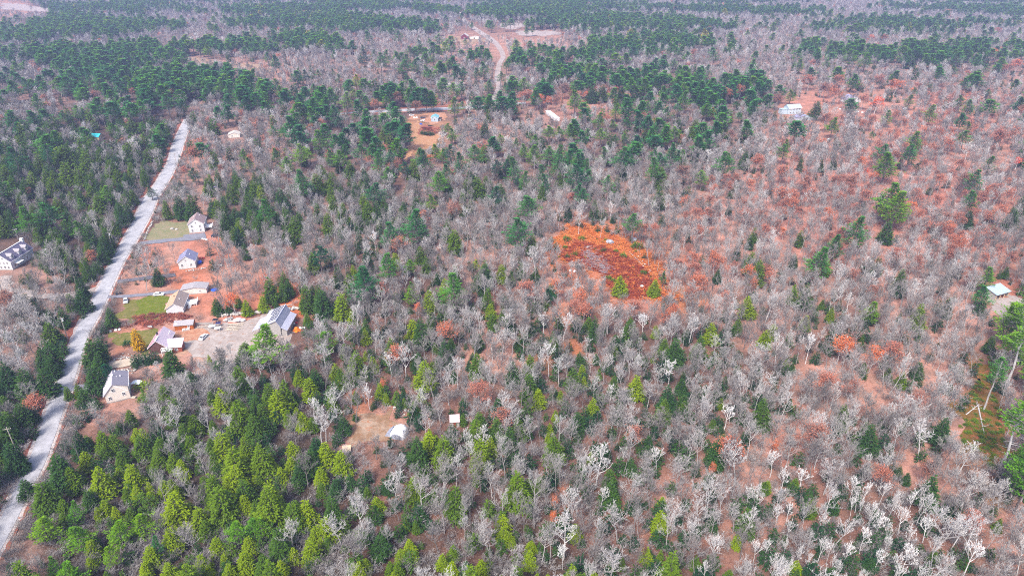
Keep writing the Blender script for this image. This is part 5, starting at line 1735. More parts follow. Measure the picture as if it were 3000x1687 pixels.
# ---- cream house by the road
c, a, w = frame_from((314, 1183), (384, 1166), 9.5)
h = thing('cream_house', c, a, 'cream house with lilac and dark roof halves beside the road bend', 'house')
L = 9.5
eh, rh, rx = 3.6, 7.0, -.6
mb = MB()
mb.prism([(-w / 2, -L / 2, 0), (w / 2, -L / 2, 0), (w / 2, -L / 2, 5.4), (rx, -L / 2, rh), (-w / 2, -L / 2, eh)], (0, L, 0))
mb.build('wall', M_CREAM, h)
slope(h, 'roof_slope', R_LILAC, -w / 2 - .4, eh - .4 * (rh - eh) / (rx + w / 2) + .03, rx, rh + .03, -L / 2 - .3, L / 2 + .3)
slope(h, 'roof_slope', R_DARK, rx + .01, rh + .03, w / 2 + .35, 5.4 - .12 + .03, -L / 2 - .3, L / 2 + .3)
boxpart('eave_trim', h, M_TRIM, w / 2 + .36, w / 2 + .46, -L / 2 - .3, L / 2 + .3, 5.2, 5.45)
boxpart('eave_trim', h, M_TRIM, -w / 2 - .5, -w / 2 - .41, -L / 2 - .3, L / 2 + .3, eh - .45, eh - .15)
mb = MB()
mb.prism([(rx, -L / 2 - .02, rh - .35), (w / 2 - .3, -L / 2 - .02, 5.2 - 1.9), (w / 2 - .05, -L / 2 - .02, 5.2 - 1.9), (rx + .2, -L / 2 - .02, rh - .2)], (0, -.08, 0))
mb.build('rake_board', M_TRIM, h)
boxpart('foundation', h, M_GREYP, -w / 2 - .05, w / 2 + .05, -L / 2 - .05, L / 2 + .05, -.4, .4)
window(h, -.8, -L / 2, 4.2, .95, 1.1, 'S')
window(h, -2.3, -L / 2, 1.2, .95, 1.2, 'S')
window(h, 2.0, -L / 2, 1.9, .95, 1.1, 'S')
window(h, w / 2, -2, 3.6, .9, 1.0, 'E')
window(h, w / 2, 2, 3.6, .9, 1.0, 'E')
window(h, w / 2, 2, 1.0, .9, 1.0, 'E')
door(h, w / 2, -.8, 1, 2.1, 'E', M_TRIM)
vent(h, .2, 3.9, 6.8, M_TRIM, .6, .16)
vent(h, -.4, 1.2, 6.9, M_TRIM, .6, .22)
vent(h, 1.8, .8, 6.2, M_TRIM, .6, .16)
vent(h, .7, .4, 6.6, M_TRIM, .4, .14)
P = G(403, 1133)
t = thing('white_canopy', P, -.1, 'white canopy and clutter beside the cream house', 'canopy')
mb = MB()
mb.prism([(-1.7, -1.2, 1.9), (0, -1.2, 2.3), (1.7, -1.2, 1.9), (0, -1.2, 2.15)], (0, 2.4, 0))
mb.build('top', M_PVC, t)
for x in (-1.55, 1.55):
    for y in (-1.1, 1.1):
        boxpart('leg', t, M_TRIM, x - .05, x + .05, y - .05, y + .05, 0, 1.9)
P = G(393, 1165)
t = thing('woodpile', P, .1, 'small brown woodpile at the right corner of the cream house', 'woodpile')
for k in range(7):
    mb = MB()
    mb.tube((-.7, (k % 4) * .32 - .5, .18 + .3 * (k // 4)), (.7, (k % 4) * .32 - .5, .18 + .3 * (k // 4)), .15, .15, 6, cap=True)
    mb.build('log', M_LOG, t)

# ---- white dormered house at the left edge
pA, pB = G(62, 706, 8.2), G(2, 742, 8.2)
d = (pA - pB)
d.z = 0
Lr = 16.5
d.normalize()
a = math.atan2(d.y, d.x) - math.pi / 2
nx = Vector((d.y, -d.x, 0))
c = Vector((pA.x, pA.y, 0)) - d * (Lr / 2)
h = thing('dormered_house', c, a, 'large white house with dormers and a white chimney at the left edge', 'house')
w = 8.6
gable(h, w, Lr, 4.6, 8.2, M_WHITE, R_PURPLE, R_PURPLE, overg=.3)
boxpart('chimney', h, M_TRIM, -.6, .8, Lr / 2 - .2, Lr / 2 + .9, 0, 9.6)
boxpart('ridge_cap', h, M_TRIM, -.22, .22, -Lr / 2, Lr / 2, 8.38, 8.46)
for y in (-5.4, .2, 5.2):
    mb = MB()
    x0, x1 = 1.2, 4.0
    mb.prism([(x0, y - 1.0, 5.0), (x0, y - 1.0, 6.6), (x0, y, 7.5), (x0, y + 1.0, 6.6), (x0, y + 1.0, 5.0)], (x1 - x0, 0, 0))
    dm = mb.build('dormer', M_WHITE, h)
    for s in (-1, 1):
        mb = MB()
        mb.prism([(x0 - .6, y + s * 1.3, 6.40), (x0 - .6, y, 7.56), (x0 - .6, y, 7.70), (x0 - .6, y + s * 1.3, 6.54)], (x1 - x0 + .85, 0, 0))
        mb.build('dormer_roof', R_SHED, dm)
    window(dm, x1, y, 5.5, .8, 1.1, 'E')
for x in (-2.6, -.9, .9, 2.6):
    window(h, x, -Lr / 2, 3.2, .8, 1.1, 'S')
    window(h, x, -Lr / 2, .9, .8, 1.1, 'S')
window(h, -.9, -Lr / 2, 5.6, .7, .9, 'S')
window(h, .9, -Lr / 2, 5.6, .7, .9, 'S')
for y in (-6, -3, 0, 3, 6):
    window(h, w / 2, y, 1.0, .9, 1.3, 'E')
boxpart('balcony', h, M_TRIM, w / 2 + .02, w / 2 + 2.2, -6, -2, 2.6, 2.75)
boxpart('roof_seam', h, M_TRIM, w / 2 + .42, w / 2 + .5, -Lr / 2, Lr / 2, 4.1, 4.3)
P = G(53, 700)
t = thing('roof_antenna', P, .2, 'white antenna mast behind the chimney of the dormered house', 'antenna')
mb = MB()
mb.tube((0, 0, 0), (0, 0, 5.5), .06, .05, 5)
mb.build('mast', M_TRIM, t)
mb = MB()
mb.tube((-1.1, 0, 5.4), (1.1, 0, 5.5), .07, .07, 5)
for x in (-.8, -.3, .3, .8):
    mb.tube((x, -.5, 5.45), (x, .5, 5.45), .035, .035, 4)
mb.build('element', M_TRIM, t)

# ---- small blue house
c, a, w = frame_from((1264, 357), (1284, 357), 7)
h = thing('blue_house', c, a, 'small blue house with a teal roof below the cross road', 'house')
gable(h, w, 9, 3.6, 5.0, M_BLUEW, R_TEAL, R_TEAL)
window(h, 0, -4.5, 1.4, 1.0, 1.4, 'S')
window(h, w / 2, 0, 1.4, 1, 1, 'E')
boxpart('side_shed', h, M_GREYP, w / 2 + .05, w / 2 + 2.2, -2, 2.5, 0, 2.1)
boxpart('awning', h, M_BLACK, w / 2 + .05, w / 2 + 3, -2.2, 2.7, 2.15, 2.3)

# ---- white trailer
c, a, w = frame_from((1598, 335), (1626, 357), 4.4)
h = thing('mobile_home', c, a, 'long white trailer home half hidden among leafless trees', 'trailer')
boxpart('body', h, M_WHITE, -w / 2, w / 2, -2, 2, .4, 3.0)
mb = MB()
mb.prism([(-w / 2 - .2, -2.3, 3.02), (-w / 2 - .2, 0, 3.5), (-w / 2 - .2, 2.3, 3.02)], (w + .4, 0, 0))
mb.build('roof', M_PVC, h)
for x in (-4, -1, 2.5):
    window(h, x, -2, 1.4, 1.0, .9, 'S')
boxpart('skirt', h, M_GREYP, -w / 2, w / 2, -1.9, 1.9, 0, .39)

# ---- pale blue two storey house and its lower wing
c, a, w = frame_from((2308, 336), (2345, 334), 8)
h = thing('two_storey_house', c, a, 'pale blue two-storey house with an icy roof among russet oaks', 'house')
mb = MB()
mb.prism([(-w / 2, -4, 0), (-w / 2, -4, 5.6), (-w / 2, 0, 8), (-w / 2, 4, 5.6), (-w / 2, 4, 0)], (w, 0, 0))
mb.build('wall', M_PALEBL, h)
for s in (-1, 1):
    mb = MB()
    mb.prism([(-w / 2 - .4, s * 4.5, 5.35), (-w / 2 - .4, 0, 8.05), (-w / 2 - .4, 0, 8.22), (-w / 2 - .4, s * 4.5, 5.52)], (w + .8, 0, 0))
    mb.build('roof_slope', R_ICE, h)
boxpart('eave_trim', h, M_TRIM, -w / 2 - .4, w / 2 + .4, -4.65, -4.5, 5.2, 5.6)
boxpart('west_wing', h, M_PALEBL, -w / 2 - 5.5, -w / 2 - .02, -2.5, 3, 0, 4.2)
boxpart('west_wing_roof', h, R_ICE, -w / 2 - 5.8, -w / 2 - .02, -2.9, 3.3, 4.21, 4.5)
for x in (-4, -1, 2, 4.5):
    window(h, x, -4, 3.6, 1.1, 1.2, 'S')
    window(h, x, -4, 1.0, 1.1, 1.2, 'S')
c, a, w = frame_from((2335, 354), (2375, 352), 6)
h = thing('garage_wing', c, a, 'low slate-roofed garage in front of the pale blue house', 'garage')
gable(h, w, 8, 2.6, 4.4, M_PALEBL, R_SLATE, R_ICE, trim=False)
window(h, 0, -4, 1.0, 1.2, 1, 'S')
c, a, w = frame_from((2482, 303), (2520, 300), 9)
h = thing('slate_roofed_house', c, a, 'house with a slate violet roof behind the oaks at upper right', 'house')
gable(h, w, 10, 3, 6.4, M_GREYW, R_SLATE, R_SLATE, trim=False)
window(h, 0, -5, 1.2, 1.2, 1.2, 'S')

# ---- teal roofed house at upper left, tan roofed one, hidden violet roof
c, a, w = frame_from((282, 414), (304, 405), 7)
h = thing('teal_roofed_house', c, a, 'tan house with a bright teal roof deep in the hemlocks at left', 'house')
gable(h, 6, 10, 3, 4.8, M_TAN2, R_TEALB, R_TEALB, trim=False)
window(h, 0, -5, 1.2, 1.2, 1.2, 'S')
c, a, w = frame_from((670, 405), (704, 403), 7)
h = thing('tan_roofed_house', c, a, 'low house with a pale tan roof between leafless trees', 'house')
gable(h, w, 8, 2.6, 4.2, M_CREAM, R_PALE, R_PALE, trim=False)
window(h, -1.5, -4, 1.1, 1.1, 1, 'S')
c, a, w = frame_from((626, 563), (641, 562), 4)
h = thing('garden_shed', c, a, 'small violet-roofed shed hidden behind the hemlocks', 'shed')
gable(h, w, 4, 2.2, 3.4, M_GREYP, R_SLATE, R_SLATE, trim=False, foundation=False)
door(h, 0, -2, .9, 1.8, 'S', M_TRIM)

# ---- maroon barn far away
c, a, w = frame_from((1348, 116), (1366, 117), 12)
h = thing('maroon_barn', c, a + .35, 'maroon barn with a pale roof beside the far road', 'barn')
gable(h, 11, 13, 5, 8.5, simple('maroon_boards', (.14, .03, .045), .85, .1), R_SHED, R_PALE, trim=False)
window(h, 0, -6.5, 1.5, 1.6, 1.4, 'S')
door(h, 3, -6.5, 2, 2.4, 'S', M_BLACK)
c, a, w = frame_from((1376, 115), (1402, 116), 8)
h = thing('farm_shed', c, a, 'long pale shed standing right of the maroon barn', 'shed')
gable(h, w, 7, 2.6, 4.0, M_CREAM, R_PALE, R_PALE, trim=False)
door(h, 0, -3.5, 2, 2.2, 'S', M_BLACK)

# ---- open-fronted shed at right
pA = G(2928, 836, 4.6)
pB = G(2944, 858, 3.0)
c = G(2918, 868)
h = thing('open_shed', c, .42, 'open-fronted shed with an ice-blue roof beside the gravel pad', 'shed')
mb = MB()
mb.box(-4.4, 4.4, 2.2, 2.4, 0, 4.0)
mb.build('rear_wall', M_GREYP, h)
mb = MB()
mb.prism([(-4.9, -2.9, 2.75), (-4.9, 2.8, 4.3), (-4.9, 2.8, 4.46), (-4.9, -2.9, 2.91)], (9.8, 0, 0))
mb.build('roof', R_ICE, h)
for x in (-4.2, -1.4, 1.4, 4.2):
    boxpart('post', h, M_TAN2, x - .12, x + .12, -2.5, -2.26, 0, 2.8)
for x in (-4.4, 4.2):
    mb = MB()
    mb.prism([(x, -2.2, 0), (x, 2.19, 0), (x, 2.19, 3.95), (x, -2.2, 2.85)], (.2, 0, 0))
    mb.build('side_wall', M_GREYP, h)
for k, (x, m) in enumerate(((-2.8, M_BLACK), (.2, M_GREYP), (2.9, M_LOG))):
    mb = MB()
    mb.box(x - .8, x + .8, .4, 1.8, 0, 1.3)
    mb.build('stored_crate', m, h)

# ---- white domed shelter
c = G(1170, 1272)
h = thing('domed_shelter', c, -.25, 'white rounded canvas shelter with a grey-blue end in the dry clearing', 'shelter')
mb = MB()
n, R = 14, 2.7
for i in range(8):
    y0, y1 = -2.6 + i * .65, -2.6 + (i + 1) * .65
    for j in range(n):
        t0, t1 = math.pi * j / n, math.pi * (j + 1) / n
        r0 = R * (1 - .14 * max(0, (abs(y0) - 1.2)) ** 1.5)
        r1 = R * (1 - .14 * max(0, (abs(y1) - 1.2)) ** 1.5)
        mb.face([(r0 * math.cos(t0), y0, r0 * 1.05 * math.sin(t0)), (r0 * math.cos(t1), y0, r0 * 1.05 * math.sin(t1)),
                 (r1 * math.cos(t1), y1, r1 * 1.05 * math.sin(t1)), (r1 * math.cos(t0), y1, r1 * 1.05 * math.sin(t0))])
mb.build('cover', M_PVC, h)
for y, nm in ((-2.6, 'end_panel'), (2.6, 'end_panel')):
    r0 = R * (1 - .14 * 1.4 ** 1.5)
    mb = MB()
    pts = [(r0 * math.cos(math.pi * j / n), y, r0 * 1.05 * math.sin(math.pi * j / n)) for j in range(n + 1)]
    mb.prism(pts, (0, .04 if y < 0 else -.04, 0))
    mb.build(nm, M_CANVG, h)
for y in (-1.3, 0, 1.3):
    mb = MB()
    for j in range(n):
        t0, t1 = math.pi * j / n, math.pi * (j + 1) / n
        mb.tube(((R + .03) * math.cos(t0), y, (R * 1.05 + .03) * math.sin(t0)), ((R + .03) * math.cos(t1), y, (R * 1.05 + .03) * math.sin(t1)), .04, .04, 4)
    mb.build('rib', M_CANVG, h)
mb = MB()
mb.prism([(-R - 1.6, -2, 0), (-R + .35, -2, 0), (-R + .35, -2, 1.9)], (0, 3.6, 0))
mb.build('side_annex', M_CANVG, h)
c, a, w = frame_from((1318, 1252), (1348, 1250), 3)
h = thing('pink_shed', c, a, 'small shed with a pale pink flat roof behind leafless trees', 'shed')
boxpart('wall', h, M_GREYP, -w / 2 + .2, w / 2 - .2, -1.4, 1.4, 0, 2.1)
mb = MB()
mb.prism([(-w / 2, -1.8, 2.12), (-w / 2, 1.8, 2.6), (-w / 2, 1.8, 2.72), (-w / 2, -1.8, 2.24)], (w, 0, 0))
mb.build('roof', simple('pale_pink_roofing', (.55, .44, .44), .8, .08), h)
door(h, 0, -1.4, .9, 1.9, 'S', M_REDBR)
c, a, w = frame_from((1004, 1333), (1029, 1330), 2)
h = thing('tan_shed', c, a, 'low tan plywood shed at the lower edge of the dry clearing', 'shed')
boxpart('wall', h, M_REDBR, -w / 2 + .15, w / 2 - .15, -1, 1, 0, 1.2)
mb = MB()
mb.prism([(-w / 2, -1.3, 1.22), (-w / 2, 1.3, 1.75), (-w / 2, 1.3, 1.85), (-w / 2, -1.3, 1.32)], (w, 0, 0))
mb.build('roof', M_TAN2, h)


# ------------------------------------------------------------------ vehicles
def car(px, py, ang, mat, label, size=1.0, kind='parked_car', cat='car', long=4.5):
    P = G(px, py)
    t = thing(kind, P, ang, label, cat)
    hl = long / 2
    prof = [(-hl, .35), (hl, .35), (hl, .75), (hl - .15, .88), (hl - 1.15, .98), (-hl + .75, 1.02), (-hl + .05, .95), (-hl, .7)]
    mb = MB()
    mb.prism([(x, -.88, z) for x, z in prof], (0, 1.76, 0))
    mb.build('body', mat, t)
    k = MB()
    lo = [(hl - 1.2, -.80, .985), (hl - 1.2, .80, .985), (-hl + .5, .80, 1.02), (-hl + .5, -.80, 1.02)]
    hi = [(hl - 1.95, -.66, 1.42), (hl - 1.95, .66, 1.42), (-hl + 1.05, .66, 1.45), (-hl + 1.05, -.66, 1.45)]
    for i in range(4):
        j = (i + 1) % 4
        k.face([lo[i], lo[j], hi[j], hi[i]])
    k.build('window_glass', M_GLASS, t)
    r = MB()
    r.prism(hi[::1], (0, 0, .07))
    r.build('roof', mat, t)
    for i in range(4):
        p = MB()
        p.tube(lo[i], hi[i], .05, .05, 4)
        p.build('pillar', mat, t)
    wm = MB()
    wm.tube((0, -.11, 0), (0, .11, 0), .33, .33, 12, cap=True)
    rm = MB()
    rm.tube((0, -.13, 0), (0, .13, 0), .19, .19, 8, cap=True)
    for x in (-hl + .85, hl - .85):
        for y in (-.83, .83):
            o = wm.build('wheel', M_RUBBER, t, (x, y, .33))
            rm.build('rim', M_CARS, o)
    for s in (-.6, .6):
        boxpart('headlight', t, M_PVC, hl - .02, hl + .03, s - .18, s + .18, .6, .74)
        boxpart('tail_light', t, M_RED, -hl - .03, -hl + .02, s - .18, s + .18, .65, .8)
    return t


car(466, 865, .12, M_CARW, 'white car on the blue-grey driveway left of the ranch house')
car(369, 884, -1.15, M_CARS, 'silver car parked on the grass beside the blue-grey driveway')
car(597, 990, 1.42, M_CARW, 'white car parked on the gravel yard near the pink-roofed house')
car(744, 646, .25, M_CARS, 'silver-grey car among leafless trees right of the brown-roofed house')
car(1206, 340, .1, M_CARW, 'small white car at the left end of the orange-tan yard')
car(1238, 348, .2, M_CARD, 'dark pickup beside the small blue house', kind='pickup_truck', cat='pickup', long=5.2)
car(2426, 412, 1.3, M_CARW, 'white van parked in the woods below the pale blue house', kind='parked_van', cat='van', long=5)
car(632, 693, .25, M_CARD, 'dark car parked right of the brown-roofed house')


# ------------------------------------------------------------------ utility poles and wires
def pole(px, py, hh, ang, label, transformer=False, lean=0.0):
    P = G(px, py)
    t = thing('utility_pole', P, ang, label, 'utility pole', 'utility poles along the roads')
    t.rotation_euler = (0, lean, ang)
    mb = MB()
    mb.tube((0, 0, -.3), (0, 0, hh), .17, .12, 8, cap=True)
    mb.build('pole', M_POLE, t)
    boxpart('crossarm', t, M_POLE, -1.1, 1.1, -.19, -.13, hh - .7, hh - .55)
    for x in (-1, -.4, .4, 1):
        mb = MB()
        mb.tube((x, -.16, hh - .55), (x, -.16, hh - .35), .05, .03, 6, cap=True)
        mb.build('insulator', M_TRIM, t)
    if transformer:
        mb = MB()
        mb.tube((.42, 0, hh - 2.0), (.42, 0, hh - 1.0), .3, .3, 10, cap=True)
        mb.build('transformer', M_CARS, t)
    return Vector((P.x, P.y, hh - .4))


p0 = pole(52, 1330, 10.5, .3, 'utility pole by the road in the dark trees at lower left')
p1 = pole(200, 997, 10.8, .3, 'utility pole with a grey transformer left of the road', True)
p2 = pole(332, 735, 10.5, .4, 'utility pole with a white box above the road bend', True)
p3 = pole(520, 492, 10.5, .4, 'dark utility pole right of the narrowing road')
p4 = pole(493, 388, 10.5, .4, 'thin white pole near the upper end of the road')
p5 = pole(1244, 312, 10.5, 0, 'utility pole beyond the cross road behind the blue house')
p6 = pole(960, 322, 10.5, 0, 'utility pole at the left end of the cross road')
for k, (a0, b0) in enumerate(((p0, p1), (p1, p2), (p2, p3), (p6, p5))):
    t = thing('power_line', (a0 + b0) / 2, 0, ('lowest wires beside the road, running to the transformer pole', 'wires from the transformer pole up to the road bend',
              'wires crossing over the road to its right side', 'wires strung along the cross road')[k], 'wires', 'overhead wires')
    m0 = (a0 + b0) / 2
    for off in (-.9, 0, .9):
        mb = MB()
        prev = None
        for i in range(13):
            f = i / 12
            q = a0.lerp(b0, f) - m0 + Vector((off, 0, -4 * 1.2 * f * (1 - f)))
            if prev is not None:
                mb.tube(prev, q, .02, .02, 3)
            prev = q
        mb.build('wire', M_WIRE, t)


# ------------------------------------------------------------------ stones, logs, yard clutter
def stone_meshes(mat, n=5):
    out = []
    for s in range(n):
        mb = MB()
        mb.lump((0, 0, 0), 1.0, 40 + s, .75, n=6, rings=2)
        out.append(mb.mesh('stone', mat))
    return out


ST = stone_meshes(M_STONE)


def stone_row(label, pts, n, r, spread, name='stone_wall', cat='stone wall', lay=1):
    rg = random.Random(len(label))
    P = [G(*p) for p in pts]
    segs = [(P[i + 1] - P[i]).length for i in range(len(P) - 1)]
    tot = sum(segs)
    t = thing(name, P[0], 0, label, cat)
    for k in range(n):
        f = (k + rg.random()) / n * tot
        i = 0
        while i < len(segs) - 1 and f > segs[i]:
            f -= segs[i]
            i += 1
        q = P[i].lerp(P[i + 1], min(1, f / segs[i])) - P[0]
        rr = r * rg.uniform(.6, 1.3)
        o = link('stone', ST[rg.randrange(5)], t, (q.x + rg.gauss(0, spread), q.y + rg.gauss(0, spread), rr * .5 + (rg.random() * .5 if lay > 1 else 0)))
        o.scale = (rr, rr * rg.uniform(.7, 1.1), rr * rg.uniform(.7, 1))
        o.rotation_euler = (0, 0, rg.uniform(0, 6))
    return t


stone_row('long wall of pale boulders running behind the barn', [(640, 926), (700, 922), (760, 917), (800, 912), (850, 907), (900, 902)], 150, .75, .45, lay=2)
stone_row('pale stones edging the lawn by the road, below the brown-roofed house', [(448, 648), (436, 672), (428, 690), (424, 704)], 45, .45, .3)
stone_row('row of pale stones right of the silver-grey car', [(735, 632), (760, 634), (778, 642), (782, 662)], 26, .5, .3)
stone_row('scattered pale rubble along the dark clearing edge above the domed shelter', [(1160, 1195), (1190, 1200), (1220, 1212)], 34, .55, 1.2, 'rubble_pile', 'rubble')
stone_row('grey rubble heap at the end of the sandy driveway', [(360, 1040), (385, 1046), (300, 1060)], 34, .4, .8, 'rubble_pile', 'rubble')
stone_row('dark rubble bed above the cream house', [(350, 1086), (372, 1084), (395, 1088)], 24, .5, .6, 'rubble_pile', 'rubble')
stone_row('white stones below the blue-grey-roofed house', [(545, 795), (580, 790), (605, 786)], 14, .45, .4, 'stone_edging', 'stones')
stone_row('stones scattered through the right side of the red clearing', [(1850, 735), (1880, 760), (1900, 790), (1878, 838)], 20, .4, 1.6, 'stone_scatter', 'stones')
for (px, py, r, lab) in ((1787, 712, 2.1, 'large grey boulder at the back of the red clearing'), (1858, 704, 1.5, 'smaller grey boulder right of the red clearing boulder'),
                         (504, 672, 1.0, 'left of the two white stones on the dull lawn edge'), (517, 673, .8, 'right of the two white stones on the dull lawn edge'),
                         (1722, 725, .7, 'small white stone in the dark red scrub'), (1880, 840, 1.0, 'pale flat rock low in the dark red scrub')):
    P = G(px, py)
    mb = MB()
    mb.lump((0, 0, r * .35), r, int(px), .6, n=9, rings=5)
    o = mb.build('boulder', M_STONED if r > 1.2 else M_STONE, None, P)
    tag(o, lab, 'boulder')

# brush pile of grey sticks in the clearing
rg = random.Random(5)
t = thing('brush_pile', G(1752, 775), 0, 'heap of grey dead branches in the middle of the red clearing', 'brush pile')
c0 = G(1752, 775)
M_STICK = simple('dead_grey_wood', (.26, .24, .26), .9, .2, 1)
mb = MB()
for k in range(300):
    f = rg.random()
    p = G(1716 + 62 * f + rg.gauss(0, 9), 742 + 56 * f + rg.gauss(0, 12)) - c0
    az = rg.gauss(-.5, .5)
    L = rg.uniform(1.0, 4.0)
    d = Vector((math.cos(az), math.sin(az), rg.uniform(-.1, .25)))
    z = rg.uniform(.1, 1.3)
    p.z = z
    mb.tube(p - d * L / 2, p + d * L / 2, .07, .03, 4)
o = mb.build('stick', M_STICK, t)
o['kind'] = 'stuff'
# fallen trees
for (xa, ya, xb, yb, r, lab) in ((2308, 783, 2362, 822, .22, 'pale fallen tree lying in russet litter at right'),
                                 (2865, 1190, 2882, 1270, .25, 'fallen trunk in the mossy glade'), (2830, 1215, 2868, 1185, .2, 'bent dead branch across the mossy glade'),
                                 (1843, 738, 1885, 780, .18, 'thin fallen trunk across the orange clearing'), (782, 900, 855, 894, .15, 'long pole lying behind the barn wall'),
                                 (2936, 1395, 2960, 1330, .2, 'grey snag leaning in the glade under the tall pines')):
    A, B = G(xa, ya), G(xb, yb)
    t = thing('fallen_tree', A, 0, lab, 'fallen tree')
    mb = MB()
    V = B - A
    mb.tube((0, 0, r), V + Vector((0, 0, .3)), r, r * .4, 6, cap=True)
    mb.build('trunk', M_TWIG, t)['tint'] = .75
    mb = MB()
    rg2 = random.Random(int(xa))
    for k in range(9):
        f = rg2.uniform(.45, 1)
        q = V * f + Vector((0, 0, r))
        d = (V.normalized() + Vector((rg2.uniform(-.9, .9), rg2.uniform(-.9, .9), rg2.uniform(0, .5)))).normalized()
        mb.tube(q, q + d * rg2.uniform(1, 2.8), .07, .025, 4)
    mb.build('branches', M_TWIG, t)['tint'] = .75

# log stack and lumber
t = thing('log_stack', G(688, 958), .12, 'stack of long weathered logs on the gravel left of the barn', 'logs')
rg = random.Random(11)
for k in range(13):
    mb = MB()
    L = rg.uniform(4.2, 6.6)
    mb.tube((-L / 2, 0, 0), (L / 2, rg.gauss(0, .15), 0), .17, .13, 7, cap=True)
    mb.build('log', M_LOG, t, (rg.gauss(0, .8), -2.6 + k * .42, .2 + (.25 if k % 3 == 1 else 0)))
t = thing('lumber_pile', G(690, 937), .1, 'bundle of grey split rails beside the boulder wall', 'lumber')
for k in range(16):
    mb = MB()
    mb.box(-1.6, 1.6, -.1, .1, 0, .18)
    o = mb.build('plank', M_GREYP if k % 3 else M_TRIM, t, (rg.gauss(-3, .5), rg.uniform(-1.2, 1.0), .02 + .2 * (k // 5)))
    o.rotation_euler = (0, 0, rg.gauss(.2, .5))
t = thing('covered_boat', G(700, 941), .1, 'white covered boat behind the log stack', 'boat')
mb = MB()
mb.prism([(-2.2, -.9, .3), (2.0, -.9, .3), (2.8, 0, .45), (2.0, .9, .3), (-2.2, .9, .3)], (0, 0, .5))
mb.build('hull', M_TRIM, t)
mb = MB()
mb.lump((0, 0, .9), 1.6, 4, .3, n=10)
mb.build('cover', simple('dusty_cover', (.55, .45, .50), .7, .1), t)
for k, (px, py, sx, sy, hz, m, lab, nm) in enumerate((
        (633, 945, 2.2, 1.4, 1.6, M_BLACK, 'black covered table beside the grey fence', 'work_table'),
        (623, 963, 2.6, 1.8, 1.5, M_CARS, 'grey metal-topped bench left of the white table', 'work_table'),
        (639, 968, 2.3, 1.8, 1.4, M_TRIM, 'white-topped table in front of the dark blue box', 'work_table'),
        (641, 956, 1.9, 1.3, 1.7, simple('dark_blue_paint', (.02, .025, .12), .5, .1), 'dark blue topped cart behind the white table', 'yard_cart'))):
    t = thing(nm, G(px, py), .1, lab, 'table')
    boxpart('tabletop', t, m, -sx / 2, sx / 2, -sy / 2, sy / 2, hz - .12, hz)
    for x in (-sx / 2 + .15, sx / 2 - .15):
        for yv in (-sy / 2 + .15, sy / 2 - .15):
            boxpart('leg', t, M_GREYP, x - .06, x + .06, yv - .06, yv + .06, 0, hz - .121)
t = thing('board_fence', G(572, 953), .06, 'low grey board fence between the brown shed and the tables', 'fence')
for k in range(6):
    boxpart('fence_post', t, M_GREYP, k * 1.45 - .06, k * 1.45 + .06, 0, .12, 0, 1.3)
for z in (.2, .5, .8, 1.1):
    boxpart('board', t, M_GREYP, -.1, 7.4, -.06, -.01, z, z + .22)
t = thing('rail_fence', G(580, 962), .28, 'split-rail fence slanting up from the brown shed', 'fence')
for k in range(5):
    boxpart('fence_post', t, M_LOG, k * 1.6 - .07, k * 1.6 + .07, 0, .14, 0, 1.1)
for z in (.4, .85):
    mb = MB()
    mb.tube((-.2, -.05, z), (6.8, -.05, z), .07, .06, 5, cap=True)
    mb.build('rail', M_LOG, t)
t = thing('orange_tent', G(869, 968), .2, 'orange tarp tent in the grass right of the barn', 'tent')
mb = MB()
mb.prism([(-1.6, -.9, 0), (1.6, -.9, 0), (.3, -.9, 1.3), (-.5, -.9, 1.2)], (0, 1.8, 0))
mb.build('cover', M_ORTARP, t)
mb = MB()
mb.lump((.1, -1.4, .3), .8, 5, .5)
mb.build('fold', M_ORTARP, t)
rg = random.Random(21)
CLUT = [(862, 946, 'white', 'pile of white bags on the grass right of the barn'), (884, 962, 'white', 'white sacks under the bushes right of the orange tent'),
        (846, 950, 'red', 'small red bin against the right wall of the barn'), (1236, 354, 'white', 'white clutter between the pickup and the blue house'),
        (1262, 370, 'dark', 'dark junk heap in front of the small blue house'), (1232, 365, 'blue', 'blue tarp scrap on the grass left of the blue house'),
        (1214, 346, 'white', 'pale heap beside the small white car'), (597, 702, 'white', 'white bags at the corner of the parking pad'),
        (675, 690, 'blue', 'crumpled pale blue tarp right of the brown-roofed house'), (532, 646, 'dark', 'dark trampoline left of the brown-roofed house'),
        (645, 778, 'white', 'small white bin in red leaves right of the blue-grey roof'), (343, 862, 'dark', 'dark mailbox cluster where the ranch driveway meets the road'),
        (333, 968, 'white', 'white bag on the red leaves left of the lawn'), (440, 958, 'grey', 'grey garden bench above the golden tree'),
        (1680, 795, 'white', 'pale wood heap at the lower left of the red clearing'), (1392, 350, 'blue', 'blue barrel in the woods below the cross road'),
        (290, 1024, 'grey', 'fallen grey frame beside the road, left of the sandy driveway'), (2520, 330, 'white', 'pale garden fence panels below the slate-roofed house'),
        (2465, 322, 'white', 'pale picket panels left of the slate-roofed house')]
CM = {'white': M_TRIM, 'red': M_RED, 'dark': M_BLACK, 'blue': M_BLUE, 'grey': M_GREYP}
for k, (px, py, cn, lab) in enumerate(CLUT):
    big = 1.8 if py < 500 else 1.0
    t = thing('yard_clutter', G(px, py), rg.uniform(-.4, .4), lab, 'clutter')
    for j in range(3):
        mb = MB()
        if j % 2:
            mb.box(-.5 * big, .6 * big, -.3, .3, 0, .5)
        else:
            mb.lump((0, 0, .35), .6 * big, k * 3 + j, .7)
        mb.build('item', CM[cn], t, (rg.gauss(0, .9) * big, rg.gauss(0, .5) * big, 0))

